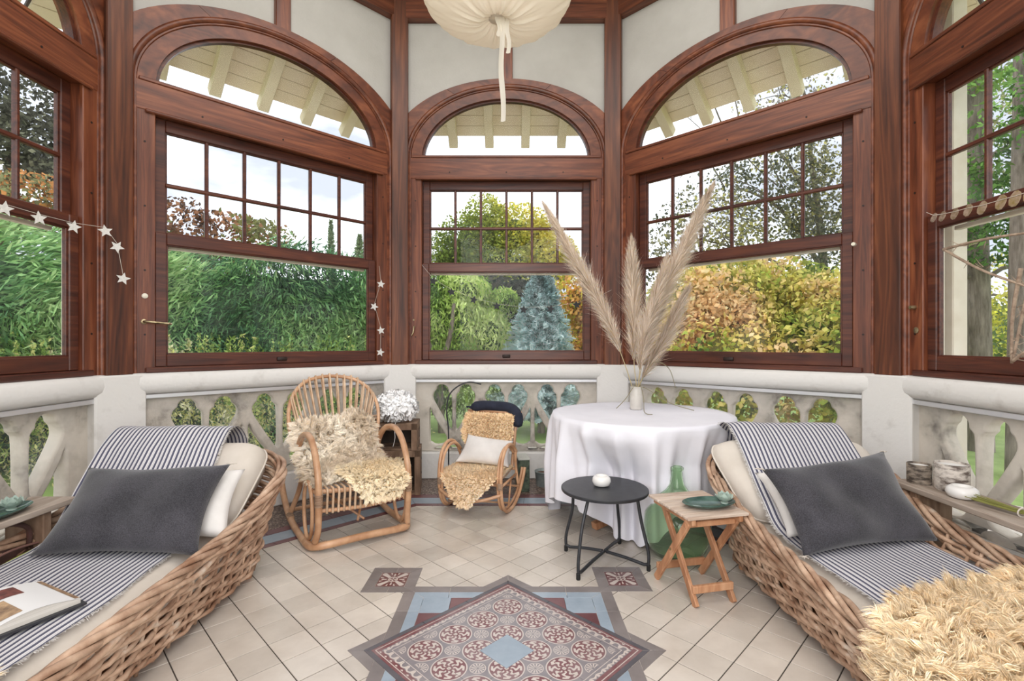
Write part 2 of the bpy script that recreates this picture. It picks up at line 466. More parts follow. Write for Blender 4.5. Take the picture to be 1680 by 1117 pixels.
ZS, ZA = 1.012, 2.83      # wood starts, arch springing
SHARED = {}
def build_shared():
    g = SHARED
    # plaster infill above the arch, between the posts
    mb = MB(); n = 40; xs = np.linspace(-0.94, 0.94, n + 1)
    def zl(x): return 2.83 + 0.66 * math.sqrt(max(0, 1 - (x / 0.99) ** 2))
    V = []
    for x in xs: V += [(x, 0.03, zl(x)), (x, 0.03, TOPZ), (x, 0.12, TOPZ), (x, 0.12, zl(x))]
    Fc = []
    for i in range(n):
        a = i * 4; c = a + 4
        for k in range(4): Fc.append((a + k, c + k, c + (k + 1) % 4, a + (k + 1) % 4))
    Fc += [(0, 1, 2, 3), (n * 4 + 3, n * 4 + 2, n * 4 + 1, n * 4)]
    g['plaster'] = mb.add(V, Fc).mesh('plaster_infill')
    # stone rail with a rounded nose
    prof = [(0.14, 1.008), (-0.01, 1.012), (-0.035, 1.005), (-0.048, 0.985), (-0.05, 0.945), (-0.046, 0.915), (-0.032, 0.892), (-0.008, 0.880), (0.14, 0.878)]
    V = []; 
    for x in (-0.93, 0.93): V += [(x, y, z) for y, z in prof]
    k = len(prof); Fc = [[i, (i + 1) % k, k + (i + 1) % k, k + i] for i in range(k)] + [list(range(k))[::-1], [k + i for i in range(k)]]
    g['rail'] = MB().add(V, Fc).mesh('stone_rail', 0.9)
    g['strip'] = MB().box(-0.84, 0.84, -0.022, -0.006, 0.852, 0.878, 0.003).mesh('metal_strip')
    g['plinth'] = MB().box(-0.93, 0.93, -0.01, 0.14, 0.0, 0.235, 0.01).mesh('plinth')
    # tracery slab: openings
    def opening_up(cx, s):
        # bulb at top leaning outwards, point towards the stem at the bottom; s = +1 bulb to the right of the stem
        P = [(0.018, 0.435), (0.018, 0.70), (0.030, 0.745), (0.046, 0.762), (0.052, 0.792), (0.080, 0.822), (0.118, 0.828), (0.150, 0.810),
             (0.160, 0.780), (0.180, 0.758), (0.190, 0.725), (0.184, 0.690), (0.150, 0.625), (0.070, 0.490)]
        return [(cx + s * x, z) for x, z in P]
    def opening_dn(cx, s):
        P = [(0.214, 0.610), (0.214, 0.345), (0.200, 0.312), (0.165, 0.292), (0.120, 0.292), (0.080, 0.312), (0.062, 0.345), (0.074, 0.385), (0.130, 0.470), (0.185, 0.560)]
        return [(cx + s * x, z) for x, z in P]
    cu = bpy.data.curves.new('tracery', 'CURVE'); cu.dimensions = '2D'; cu.fill_mode = 'BOTH'; cu.extrude = 0.026; cu.bevel_depth = 0.014; cu.offset = -0.014; cu.bevel_resolution = 2
    def add_poly(pts, smooth=True):
        if smooth: pts = [tuple(p) for p in spline(pts, 4, True)]
        sp = cu.splines.new('POLY'); sp.points.add(len(pts) - 1)
        for i, (x, z) in enumerate(pts): sp.points[i].co = (x, z, 0, 1)
        sp.use_cyclic_u = True
    add_poly([(-0.93, 0.235), (0.93, 0.235), (0.93, 0.88), (-0.93, 0.88)], False)
    for cx in (-0.468, 0, 0.468):
        for s in (-1, 1):
            add_poly(opening_up(cx, s)); add_poly(opening_dn(cx, s))
            add_poly([(cx + s * x, z) for x, z in ((0.05, 0.252), (0.17, 0.252), (0.15, 0.270), (0.11, 0.277), (0.07, 0.270))])
    ob = bpy.data.objects.new('tmp', cu); COL.objects.link(ob)
    dg = bpy.context.evaluated_depsgraph_get(); dg.update()
    me = bpy.data.meshes.new_from_object(ob.evaluated_get(dg))
    me.transform(Matrix(((1, 0, 0, 0), (0, 0, -1, 0.075), (0, 1, 0, 0), (0, 0, 0, 1))))
    bpy.data.objects.remove(ob)
    me.materials.clear(); me.name = 'stone_tracery'
    g['tracery'] = me
    g['sheet'] = MB().box(-0.83, 0.83, -0.014, -0.010, 0.24, 0.852, 0).mesh('plastic_sheet')
    # ---- window parts
    mb = MB()
    for s in (-1, 1): mb.box(s * 0.747, s * 0.848, 0.0, 0.11, ZS, ZA, 0.004)
    g['jamb'] = mb.mesh('jamb', 0.5)
    mb = MB(); mb.box(-0.848, 0.848, -0.004, 0.11, 2.645, 2.83, 0.005)
    mb.box(-0.80, 0.80, -0.020, 0.0, 2.632, 2.652, 0.006)
    g['transom'] = mb.mesh('transom', 0.5)
    g['transom_cap'] = MB().box(-0.83, 0.83, -0.012, 0.03, 2.826, 2.848, 0.004).mesh('transom_cap', 0.5)
    g['arch_ring'] = ring_piece(0.745, 0.524, 0.852, 0.612, 0, PI, 0.004, 0.10, ZA, 48).mesh('arch_ring', 0.6)
    g['arch_stop'] = ring_piece(0.725, 0.508, 0.750, 0.530, 0, PI, 0.03, 0.07, ZA, 48).mesh('arch_stop', 0.6)
    th = np.linspace(0, PI, 49)
    path = [(0.870, -0.002, ZS)] + [(0.870 * math.cos(t), -0.002, ZA + 0.628 * math.sin(t)) for t in th] + [(-0.870, -0.002, ZS)]
    mb = MB(); mb.tube(path, 0.021, 8)
    path = [(x * (0.846 / 0.870), 0.002, (z if z < ZA + 1e-6 else ZA + (z - ZA) * 0.606 / 0.628)) for x, y, z in path]
    mb.tube(path, 0.009, 6)
    g['bead'] = mb.mesh('bead_moulding', 0.9)
    g['arch_board'] = [ring_piece(0.872, 0.628, 1.04, 0.690, a, b, -0.016, 0.09, ZA, 16, 0.905).mesh('arch_board', 0.5)
                       for a, b in ((0.001, 1.18), (1.183, 2.10), (2.103, PI - 0.001))]
    mb = MB()
    for s in (-1, 1): mb.box(s * 0.872, s * 0.93, -0.004, 0.09, ZS, 3.2, 0.003)
    g['edge_strip'] = mb.mesh('edge_strip', 0.5)
    g['sill'] = MB().box(-0.80, 0.80, -0.022, 0.12, ZS, 1.046, 0.006).mesh('sill_board', 0.5)
    # lower sash
    def sash(x, z0, z1, ws, wb, wt, y0, y1):
        mb = MB()
        for s in (-1, 1): mb.box(s * (x - ws), s * x, y0, y1, z0, z1, 0.004)
        mb.box(-x + ws, x - ws, y0 + 0.001, y1, z0, z0 + wb, 0.004); mb.box(-x + ws, x - ws, y0 + 0.001, y1, z1 - wt, z1, 0.004)
        a = x - ws
        for s in (-1, 1): mb.box(s * (a - 0.010), s * (a + 0.004), y0 + 0.012, y1 - 0.005, z0 + wb - 0.004, z1 - wt + 0.004, 0.003)
        mb.box(-a, a, y0 + 0.012, y1 - 0.005, z0 + wb - 0.004, z0 + wb + 0.008, 0.003); mb.box(-a, a, y0 + 0.012, y1 - 0.005, z1 - wt - 0.008, z1 - wt + 0.004, 0.003)
        return mb
    g['lower_sash'] = sash(0.745, 1.047, 1.902, 0.058, 0.078, 0.074, 0.022, 0.062).mesh('lower_sash', 0.5)
    g['upper_sash'] = sash(0.745, 1.86, 2.642, 0.060, 0.050, 0.078, 0.066, 0.106).mesh('upper_sash', 0.5)
    g['muntin_v'] = MB().box(-0.011, 0.011, 0.070, 0.100, 1.905, 2.566, 0.005).mesh('muntin', 0.5)
    g['muntin_h'] = MB().box(-0.686, 0.686, 0.068, 0.098, 2.209, 2.233, 0.005).mesh('muntin', 0.5)
    cw = 0.687 * 2 / 6
    g['pane'] = MB().box(-cw / 2 + 0.008, cw / 2 - 0.008, 0.084, 0.087, -0.157, 0.157, 0).mesh('pane')
    g['low_pane'] = MB().box(-0.690, 0.690, 0.042, 0.046, 1.12, 1.832, 0).mesh('pane')
    V = [(0, 0.055, ZA)] + [(0.748 * math.cos(t), 0.055, ZA + 0.527 * math.sin(t)) for t in np.linspace(0, PI, 33)]
    g['lunette'] = MB().add(V, [[0, i, i + 1] for i in range(1, 33)]).mesh('pane')
    mb = MB()
    for s in (-1, 1):
        for z in (1.25, 1.65, 2.05, 2.45, 2.74):
            mb.lathe([(0.006, 0), (0.006, 0.003)], 8); mb.V[-1] = mb.V[-1][:, [0, 2, 1]] * [1, -1, 1] + [s * 0.80, -0.0005, z]
            mb.lathe([(0.006, 0), (0.006, 0.003)], 8); mb.V[-1] = mb.V[-1][:, [0, 2, 1]] * [1, -1, 1] + [s * 0.895, -0.0045, z + 0.13]
    for x in (-0.5, 0, 0.5):
        mb.lathe([(0.006, 0), (0.006, 0.003)], 8); mb.V[-1] = mb.V[-1][:, [0, 2, 1]] * [1, -1, 1] + [x, -0.0045, 2.70]
    g['pegs'] = mb.mesh('wooden_pegs')
    mb = MB()
    for s in (-1, 1):
        mb.box(s * 0.758, s * 0.82, 0.108, 0.135, 1.0, 2.66, 0.004)
    mb.box(-0.70, 0.70, 0.13, 0.16, 1.815, 1.838, 0.003)
    g['outer'] = mb.mesh('outer_casing')
    g['stud'] = MB().box(-0.054, 0.054, -0.015, 0.08, 3.50, 4.035, 0.005).mesh('stud', 0.5)
    W0 = (AP) * T8
    g['beam'] = MB().box(-W0 + 0.03, W0 - 0.03, -0.05, 0.10, 4.03, 4.20, 0.008).mesh('beam', 0.5)
    g['beam2'] = MB().box(-W0 + 0.06, W0 - 0.06, -0.12, 0.10, 4.27, 4.44, 0.008).mesh('beam', 0.5)
    # eaves
    g['rafter'] = None
build_shared()
WALLS = [('wall_back', 0, 'back wall'), ('wall_back_left', 45, 'left diagonal wall'), ('wall_left', 90, 'left side wall'),
         ('wall_back_right', -45, 'right diagonal wall'), ('wall_right', -90, 'right side wall'), ('wall_front_left', 135, 'near left wall'), ('wall_front_right', -135, 'near right wall')]
WROOT = {}
for wi, (wn, deg, where) in enumerate(WALLS):
    a = math.radians(deg)
    o_ = (CX - AP * math.sin(a), CY + AP * math.cos(a), 0)
    if abs(deg) == 45: o_ = (o_[0] - math.copysign(0.023, deg), o_[1] - 0.023, 0)
    if abs(deg) == 90: o_ = (o_[0] - math.copysign(0.046, deg), o_[1] - 0.046, 0)
    if abs(deg) == 135: o_ = (o_[0] - math.copysign(0.046, deg), o_[1] - 0.046, 0)
    WX = 1.0345 if abs(deg) == 45 else 1.0
    g = SHARED
    wall = empty(wn, o_, a, 'pale plaster and stone balustrade of the ' + where, 'wall', kind='structure')
    put('plaster_infill', g['plaster'], M['plaster'], wall)
    put('stone_rail', g['rail'], M['stone'], wall)
    put('plinth', g['plinth'], M['stone'], wall)
    put('stone_tracery', g['tracery'], M['tracery'], wall)
    put('metal_strip', g['strip'], M['metal_strip'], wall)
    put('plastic_sheet', g['sheet'], M['sheet'], wall)
    win = empty('window_%d' % (wi + 1), o_, a, 'arched red-brown wooden sash window in the ' + where, 'window', kind='structure')
    WROOT[wn] = win
    for k, m in (('jamb', 'wood_v'), ('transom', 'wood_h'), ('transom_cap', 'wood_h'), ('arch_ring', 'wood_a'), ('arch_stop', 'wood_dark'), ('bead', 'wood_a'), ('edge_strip', 'wood_v'), ('sill', 'wood_dark'),
                 ('lower_sash', 'wood_dark')):
        put(g[k].name.split('.')[0], g[k], M[m], win)
    for me in g['arch_board']: put('arch_board', me, M['wood_a'], win)
    us = put('upper_sash', g['upper_sash'], M['wood_dark'], win)
    for e_ in (wall, win): e_.scale = (WX, 1, 1)
    cw = 0.687 * 2 / 6
    for k in range(5): put('muntin', g['muntin_v'], M['wood_dark'], us, (-0.687 + cw * (k + 1), 0, 0))
    put('muntin', g['muntin_h'], M['wood_dark'], us)
    for k in range(6):
        for z in (2.062, 2.392): put('pane', g['pane'], M['pane'], us, (-0.687 + cw * (k + 0.5), 0, z))
    put('pane', g['low_pane'], M['pane'], win)
    put('pane', g['lunette'], M['pane'], win)
    pg = put('wooden_pegs', g['pegs'], M['peg'], win); pg['kind'] = 'stuff'
    put('outer_casing', g['outer'], M['cream'], win)
    if deg == -90: MB().box(-0.985, -0.895, 0.30, 0.39, -0.40, 3.55, 0.006).build('outer_post', M['cream'], win)
    put('trim_%d' % (wi * 3 + 1), g['stud'], M['wood_v'], None, o_, (0, 0, a), label='short brown stud above the arch of the ' + where, cat='stud', kind='structure')
    put('trim_%d' % (wi * 3 + 2), g['beam'], M['wood_h'], None, o_, (0, 0, a), label='brown wooden beam along the top of the ' + where, cat='beam', kind='structure')
    put('trim_%d' % (wi * 3 + 3), g['beam2'], M['wood_h'], None, o_, (0, 0, a), label='upper brown beam under the ceiling at the ' + where, cat='beam', kind='structure')
    # eaves outside
    if abs(deg) <= 90:
        ev = empty('roof_eaves', o_, a, 'cream boarded eaves with rafters outside the ' + where, 'eaves', 'boarded eaves outside the windows')
        sl = 0.72; z0 = 4.06; d0 = 0.14
        L = math.hypot(1, sl)
        pitch = 0.118 / L
        for k in range(9):
            da = d0 + k * pitch + 0.003; db = d0 + (k + 1) * pitch - 0.003
            ha = (AP + da) * T8 - 0.01; hb = (AP + db) * T8 - 0.01
            za = z0 - (da - d0) * sl; zb = z0 - (db - d0) * sl
            V = [(-ha, da, za), (ha, da, za), (hb, db, zb), (-hb, db, zb), (-ha, da, za + 0.03), (ha, da, za + 0.03), (hb, db, zb + 0.03), (-hb, db, zb + 0.03)]
            mk('soffit_board', V, [(0, 1, 2, 3), (7, 6, 5, 4), (0, 4, 5, 1), (1, 5, 6, 2), (2, 6, 7, 3), (3, 7, 4, 0)], M['soffit'], ev)
        de = d0 + 9 * pitch
        for x in (-0.98, -0.585, -0.195, 0.195, 0.585, 0.98):
            mb = MB(); e = de + 0.035
            mb.beam((x, d0 - 0.02, z0 - 0.052), (x, e, z0 - 0.052 - (e - d0 + 0.02) * sl), 0.09, 0.10, b=0.004)
            mb.build('rafter', M['soffit'], ev)
        # cover above the boards so that the roof is closed
        V = [(-0.97, 0.0, 4.30), (0.97, 0.0, 4.30), ((AP + de) * T8, de + 0.02, z0 - (de - d0) * sl + 0.075), (-(AP + de) * T8, de + 0.02, z0 - (de - d0) * sl + 0.075)]
        V += [(x, y, z - 0.03) for x, y, z in V]
        mk('roof_deck', V, [(0, 1, 2, 3), (7, 6, 5, 4), (0, 4, 5, 1), (1, 5, 6, 2), (2, 6, 7, 3), (3, 7, 4, 0)], base_mat('roofing', (0.12, 0.09, 0.08), 0.8), ev)

# corner posts and pilasters
tn = 30
post = MB().box(-0.072, 0.072, -0.075, 0.06, 1.005, 4.50, 0.006).mesh('corner_post', 0.5)
pil = MB().box(-0.138, 0.138, -0.092, 0.05, 0.0, 1.008, 0.010).mesh('corner_pilaster', 0.5)
RC = AP / math.cos(PI / 8)
for k, (deg, nm) in enumerate(((22.5, 'between back and left diagonal windows'), (67.5, 'between left diagonal and left side windows'), (-22.5, 'between back and right diagonal windows'),
                               (-67.5, 'between right diagonal and right side windows'), (112.5, 'behind the left lounger'), (-112.5, 'behind the right lounger'), (157.5, 'left of the doorway'), (-157.5, 'right of the doorway'))):
    a = math.radians(deg)
    loc = (CX - RC * math.sin(a) - (math.copysign(0.046, deg) if abs(deg) > 30 else 0), CY + RC * math.cos(a) - (0.046 if abs(deg) > 30 else 0), 0)
    put('trim_%d' % tn, post, M['wood_post'], None, loc, (0, 0, a), label='brown wooden corner post ' + nm, cat='post', kind='structure'); tn += 1
    put('trim_%d' % tn, pil, M['stone'], None, loc, (0, 0, a), label='white stone pilaster under the post ' + nm, cat='pilaster', kind='structure'); tn += 1
# ceiling
oct_ = [(CX + (RC + 0.1) * math.cos(PI / 8 + k * PI / 4), CY + (RC + 0.1) * math.sin(PI / 8 + k * PI / 4)) for k in range(8)]
MB().prism(oct_, 4.52, 4.60).build('ceiling', M['ceiling'], kind='structure', label='pale ceiling above the upper beams', cat='ceiling')
# ------------------------------------------------------------------ floor
RX, RY = -0.02, 1.915
TS = 0.15
M['tile'] = noise_mat('cream cement tile', (0.48, 0.42, 0.36), (0.66, 0.60, 0.53), (1, 1, 1), 0.26, 'World', detail=7, bump=0.05, nscale=2.6, lo=0.30, hi=0.66, rand=0.09)
M['grout'] = noise_mat('dark grout', (0.025, 0.02, 0.017), (0.07, 0.055, 0.045), (1, 1, 1), 0.9, 'World', nscale=8)
M['grey_tile'] = noise_mat('grey border tile', (0.17, 0.145, 0.14), (0.25, 0.22, 0.21), (1, 1, 1), 0.3, 'World', nscale=6, rand=0.1)
M['blue_tile'] = noise_mat('blue grey tile', (0.24, 0.30, 0.36), (0.34, 0.40, 0.46), (1, 1, 1), 0.3, 'World', nscale=6, rand=0.08)
M['wine_tile'] = noise_mat('burgundy tile', (0.13, 0.05, 0.055), (0.20, 0.085, 0.085), (1, 1, 1), 0.3, 'World', nscale=6, rand=0.1)
M['char_tile'] = noise_mat('charcoal tile', (0.07, 0.065, 0.075), (0.12, 0.11, 0.12), (1, 1, 1), 0.35, 'World', nscale=6)

def terrazzo():
    m = base_mat('speckled mosaic', (0.2, 0.15, 0.12), 0.4); t = m.node_tree; b = t.nodes['Principled BSDF']
    g = N(t, 'ShaderNodeNewGeometry'); v = N(t, 'ShaderNodeTexVoronoi', Scale=95.0)
    t.links.new(g.outputs['Position'], v.inputs['Vector'])
    cr = N(t, 'ShaderNodeValToRGB'); e = cr.color_ramp.elements
    e[0].position = 0.0; e[0].color = (0.045, 0.03, 0.025, 1); e[1].position = 1.0; e[1].color = (0.40, 0.34, 0.28, 1)
    q = e.new(0.45); q.color = (0.12, 0.07, 0.05, 1); q = e.new(0.75); q.color = (0.2, 0.14, 0.11, 1)
    s = N(t, 'ShaderNodeSeparateColor'); t.links.new(v.outputs['Color'], s.inputs[0]); t.links.new(s.outputs[0], cr.inputs[0])
    t.links.new(cr.outputs[0], b.inputs['Base Color'])
    return m
M['terrazzo'] = terrazzo()

def mathn(t, op, a, b=None, c=None):
    n = N(t, 'ShaderNodeMath', operation=op)
    for i, x in enumerate((a, b, c)):
        if x is None: continue
        if isinstance(x, (int, float)): n.inputs[i].default_value = x
        else: t.links.new(x, n.inputs[i])
    return n.outputs[0]

def pattern_mat(name, cx, cy, rot, cell, kind):
    """ornamental encaustic pattern: rings and petals about the joints of a square grid"""
    m = base_mat(name, (0.5, 0.4, 0.35), 0.28); t = m.node_tree; bs = t.nodes['Principled BSDF']
    g = N(t, 'ShaderNodeNewGeometry'); sub = N(t, 'ShaderNodeVectorMath', operation='SUBTRACT'); sub.inputs[1].default_value = (cx, cy, 0)
    t.links.new(g.outputs['Position'], sub.inputs[0])
    vr = N(t, 'ShaderNodeVectorRotate', rotation_type='Z_AXIS', Angle=rot); t.links.new(sub.outputs[0], vr.inputs['Vector'])
    sc = N(t, 'ShaderNodeVectorMath', operation='SCALE', Scale=1.0 / cell); t.links.new(vr.outputs[0], sc.inputs[0])
    sp = N(t, 'ShaderNodeSeparateXYZ'); t.links.new(sc.outputs[0], sp.inputs[0])
    U, V = sp.outputs[0], sp.outputs[1]
    k = lambda op, a, b=None, c=None: mathn(t, op, a, b, c)
    if kind == 'carpet':
        pu = k('SUBTRACT', k('FRACT', k('ADD', U, 10)), 0.5); pv = k('SUBTRACT', k('FRACT', k('ADD', V, 10)), 0.5)
        qu = k('SUBTRACT', k('FRACT', k('ADD', U, 10.5)), 0.5); qv = k('SUBTRACT', k('FRACT', k('ADD', V, 10.5)), 0.5)
    else:
        pu, pv = U, V; qu, qv = U, V
    def polar(a, b):
        r = k('SQRT', k('ADD', k('MULTIPLY', a, a), k('MULTIPLY', b, b)))
        return r, k('ARCTAN2', b, a)
    r, an = polar(pu, pv)
    r2, an2 = polar(qu, qv)
    def band(x, lo, hi): return k('MULTIPLY', k('GREATER_THAN', x, lo), k('LESS_THAN', x, hi))
    if kind == 'carpet':
        # petals: eight-fold, swelling with the radius, with curled inner lobes
        w8 = k('COSINE', k('MULTIPLY', an, 8)); w8b = k('COSINE', k('ADD', k('MULTIPLY', an, 8), k('MULTIPLY', k('SINE', k('MULTIPLY', r, 34)), 1.6)))
        pet = k('MULTIPLY', k('GREATER_THAN', w8b, 0.15), band(r, 0.10, 0.37))
        core = k('LESS_THAN', r, 0.055); ring = band(r, 0.425, 0.455); scal = k('MULTIPLY', band(r, 0.33, 0.385), k('GREATER_THAN', w8, -0.2))
        w4 = k('COSINE', k('ADD', k('MULTIPLY', an2, 4), 3.14159))
        leaf = k('MULTIPLY', k('GREATER_THAN', k('COSINE', k('MULTIPLY', an2, 12)), 0.1), band(r2, 0.03, 0.17))
        cross = k('MULTIPLY', band(r2, 0.185, 0.205), k('GREATER_THAN', r, 0.47))
        leaf = k('MAXIMUM', k('MULTIPLY', leaf, k('GREATER_THAN', r, 0.47)), cross)
        wine = k('LESS_THAN', r, 0.42)
        cream = k('MAXIMUM', k('MAXIMUM', pet, core), k('MAXIMUM', ring, k('MAXIMUM', scal, leaf)))
        # outer half cells: scroll border
        mxa = k('MAXIMUM', k('ABSOLUTE', U), k('ABSOLUTE', V))
        outer = k('GREATER_THAN', mxa, 2.03)
        line = k('MAXIMUM', band(mxa, 2.40, 2.425), band(mxa, 2.10, 2.12))
        su = k('SINE', k('MULTIPLY', k('ADD', U, V), 12.56)); sv = k('SINE', k('MULTIPLY', k('SUBTRACT', U, V), 12.56))
        scroll = k('MULTIPLY', band(k('ADD', mxa, k('MULTIPLY', k('MULTIPLY', su, sv), 0.07)), 2.20, 2.27), 1.0)
        bud = k('MULTIPLY', k('GREATER_THAN', k('MULTIPLY', su, sv), 0.75), band(mxa, 2.14, 2.38))
        bc = k('MAXIMUM', line, k('MAXIMUM', scroll, bud))
        wb = k('GREATER_THAN', mxa, 2.30)
        inner = k('LESS_THAN', mxa, 0.68)
        # triangles near the blue centre tile: wine with cream edge line
        wine = k('ADD', k('MULTIPLY', k('SUBTRACT', 1, outer), wine), k('MULTIPLY', outer, wb))
        cream = k('ADD', k('MULTIPLY', k('SUBTRACT', 1, outer), cream), k('MULTIPLY', outer, bc))
        grey = (0.20, 0.18, 0.19, 1)
    else:
        # single tile: four fleurs to the corners, a cross in the middle; U,V in -0.5..0.5
        w4 = k('COSINE', k('ADD', k('MULTIPLY', an, 4), 3.14159)); w12 = k('COSINE', k('ADD', k('MULTIPLY', an, 12), 3.14159))
        mod = k('ADD', k('MULTIPLY', w4, 0.5), k('MULTIPLY', w12, k('ADD', k('MULTIPLY', r, 1.4), -0.15)))
        pet = k('MULTIPLY', k('GREATER_THAN', mod, 0.12), band(r, 0.19, 0.60))
        thin = k('MULTIPLY', k('LESS_THAN', k('ABSOLUTE', k('SINE', k('MULTIPLY', an, 2))), 0.16), band(r, 0.22, 0.40))
        ring = band(r, 0.13, 0.17); core = k('MULTIPLY', k('LESS_THAN', r, 0.12), k('GREATER_THAN', k('COSINE', k('MULTIPLY', an, 4)), 0.2))
        edge = k('LESS_THAN', k('MAXIMUM', k('ABSOLUTE', U), k('ABSOLUTE', V)), 0.455)
        cream = k('MULTIPLY', edge, k('MAXIMUM', k('MAXIMUM', pet, ring), k('MAXIMUM', core, thin)))
        wine = k('ADD', 0.0, 1.0); grey = (0.13, 0.03, 0.03, 1)
    mx = N(t, 'ShaderNodeMix', data_type='RGBA'); mx.inputs[6].default_value = grey; mx.inputs[7].default_value = (0.16, 0.045, 0.05, 1) if kind == 'carpet' else (0.12, 0.025, 0.025, 1)
    t.links.new(wine, mx.inputs[0])
    m2 = N(t, 'ShaderNodeMix', data_type='RGBA'); t.links.new(mx.outputs[2], m2.inputs[6]); m2.inputs[7].default_value = (0.56, 0.49, 0.44, 1)
    t.links.new(cream, m2.inputs[0])
    wr = N(t, 'ShaderNodeTexNoise', Scale=14.0, Detail=4); t.links.new(g.outputs['Position'], wr.inputs['Vector'])
    m3 = N(t, 'ShaderNodeMix', data_type='RGBA'); m3.inputs[7].default_value = (0.38, 0.34, 0.33, 1)
    f = N(t, 'ShaderNodeMapRange'); f.inputs['From Min'].default_value = 0.35; f.inputs['From Max'].default_value = 0.75; f.inputs['To Min'].default_value = 0.0; f.inputs['To Max'].default_value = 0.4
    t.links.new(wr.outputs['Fac'], f.inputs['Value']); t.links.new(f.outputs[0], m3.inputs[0]); t.links.new(m2.outputs[2], m3.inputs[6])
    t.links.new(m3.outputs[2], bs.inputs['Base Color'])
    return m
M['carpet'] = pattern_mat('patterned cement tile', RX, RY, -PI / 4, TS, 'carpet')

octf = [(CX + (RC + 0.2) * math.cos(PI / 8 + k * PI / 4), CY + (RC + 0.2) * math.sin(PI / 8 + k * PI / 4)) for k in range(8)]
floor = MB().prism(octf, -0.25, -0.003).build('floor', M['grout'], kind='structure', label='octagonal tiled veranda floor with cream diagonal tiles', cat='floor')

def clip_poly(P, nx, ny, d):
    out = []; n = len(P)
    for i in range(n):
        a, b = P[i], P[(i + 1) % n]
        da = a[0] * nx + a[1] * ny - d; db = b[0] * nx + b[1] * ny - d
        if da <= 0: out.append(a)
        if (da < 0 < db) or (db < 0 < da):
            t = da / (da - db); out.append((a[0] + (b[0] - a[0]) * t, a[1] + (b[1] - a[1]) * t))
    return out
A_IN = 1.575
r2 = math.sqrt(0.5)
tile_cache = {}
rest = MB(); ntile = 0
u0, v0 = 0.704 + TS / 2, -0.352 + TS / 2
for i in range(-24, 18):
    for j in range(-14, 24):
        u = u0 + i * TS; v = v0 + j * TS
        x = RX + (u - v) * r2; y = RY + (u + v) * r2
        dx, dy = x - CX, y - CY
        if max(abs(dx), abs(dy), (abs(dx) + abs(dy)) * r2) > A_IN + 0.12: continue
        h = (TS - 0.0042) * r2
        P = [(x, y - h), (x + h, y), (x, y + h), (x - h, y)]
        q = P
        for k in range(8):
            a = k * PI / 4
            q = clip_poly(q, math.cos(a), math.sin(a), A_IN - 0.001 + CX * math.cos(a) + CY * math.sin(a))
            if len(q) < 3: break
        if len(q) < 3: continue
        c = np.mean(q, 0)
        ar = 0.5 * abs(sum(q[k][0] * q[(k + 1) % len(q)][1] - q[(k + 1) % len(q)][0] * q[k][1] for k in range(len(q))))
        if ar < 0.0006: continue
        def inrug(p):
            a, b = abs(p[0] - RX), abs(p[1] - RY)
            return a + b < 0.60 or max(a, b) < 0.49
        if all(inrug(p) for p in P): continue
        if y < 1.62 or ar < 0.002:
            rest.prism(q, -0.01, 0.0, 0.0012); continue
        if len(q) == 4 and ar > 0.021:
            if 'full' not in tile_cache:
                tile_cache['full'] = MB().prism([(0, -h), (h, 0), (0, h), (-h, 0)], -0.01, 0.0, 0.0014).mesh('tile')
            put('tile', tile_cache['full'], M['tile'], floor, (x, y, RNG.uniform(-0.0004, 0.0004)))
        else:
            MB().prism([(a - c[0], b - c[1]) for a, b in q], -0.01, 0.0, 0.0012).build('tile', M['tile'], floor).location = (c[0], c[1], 0)
        ntile += 1
if rest.n: rest.build('tiles_near_doorway', M['tile'], floor, kind='stuff')
print('TILES', ntile)

# the ornamental carpet of patterned tiles, flush but a hair proud of the field
ZR = 0.0012
def piece(name, poly, mat, gap=0.001):
    P = np.array([(RX + a, RY + b) for a, b in poly]); c = P.mean(0)
    d = P - c; L = np.linalg.norm(d, axis=1)[:, None]; P = P - d / L * gap
    ar = sum(P[k][0] * P[(k + 1) % len(P)][1] - P[(k + 1) % len(P)][0] * P[k][1] for k in range(len(P)))
    if ar < 0: P = P[::-1]
    o = MB().prism(P - c, -0.01, ZR, 0.001).build(name, mat, floor)
    o.location = (c[0], c[1], 0)
    return o
def rot45(P): return [((u - v) * r2, (u + v) * r2) for u, v in P]
for i in range(-2, 3):
    for j in range(-2, 3):
        u, v = i * TS, j * TS; h = TS / 2
        piece('blue_tile' if i == j == 0 else 'patterned_tile', rot45([(u - h, v - h), (u + h, v - h), (u + h, v + h), (u - h, v + h)]), M['blue_tile'] if i == j == 0 else M['carpet'])
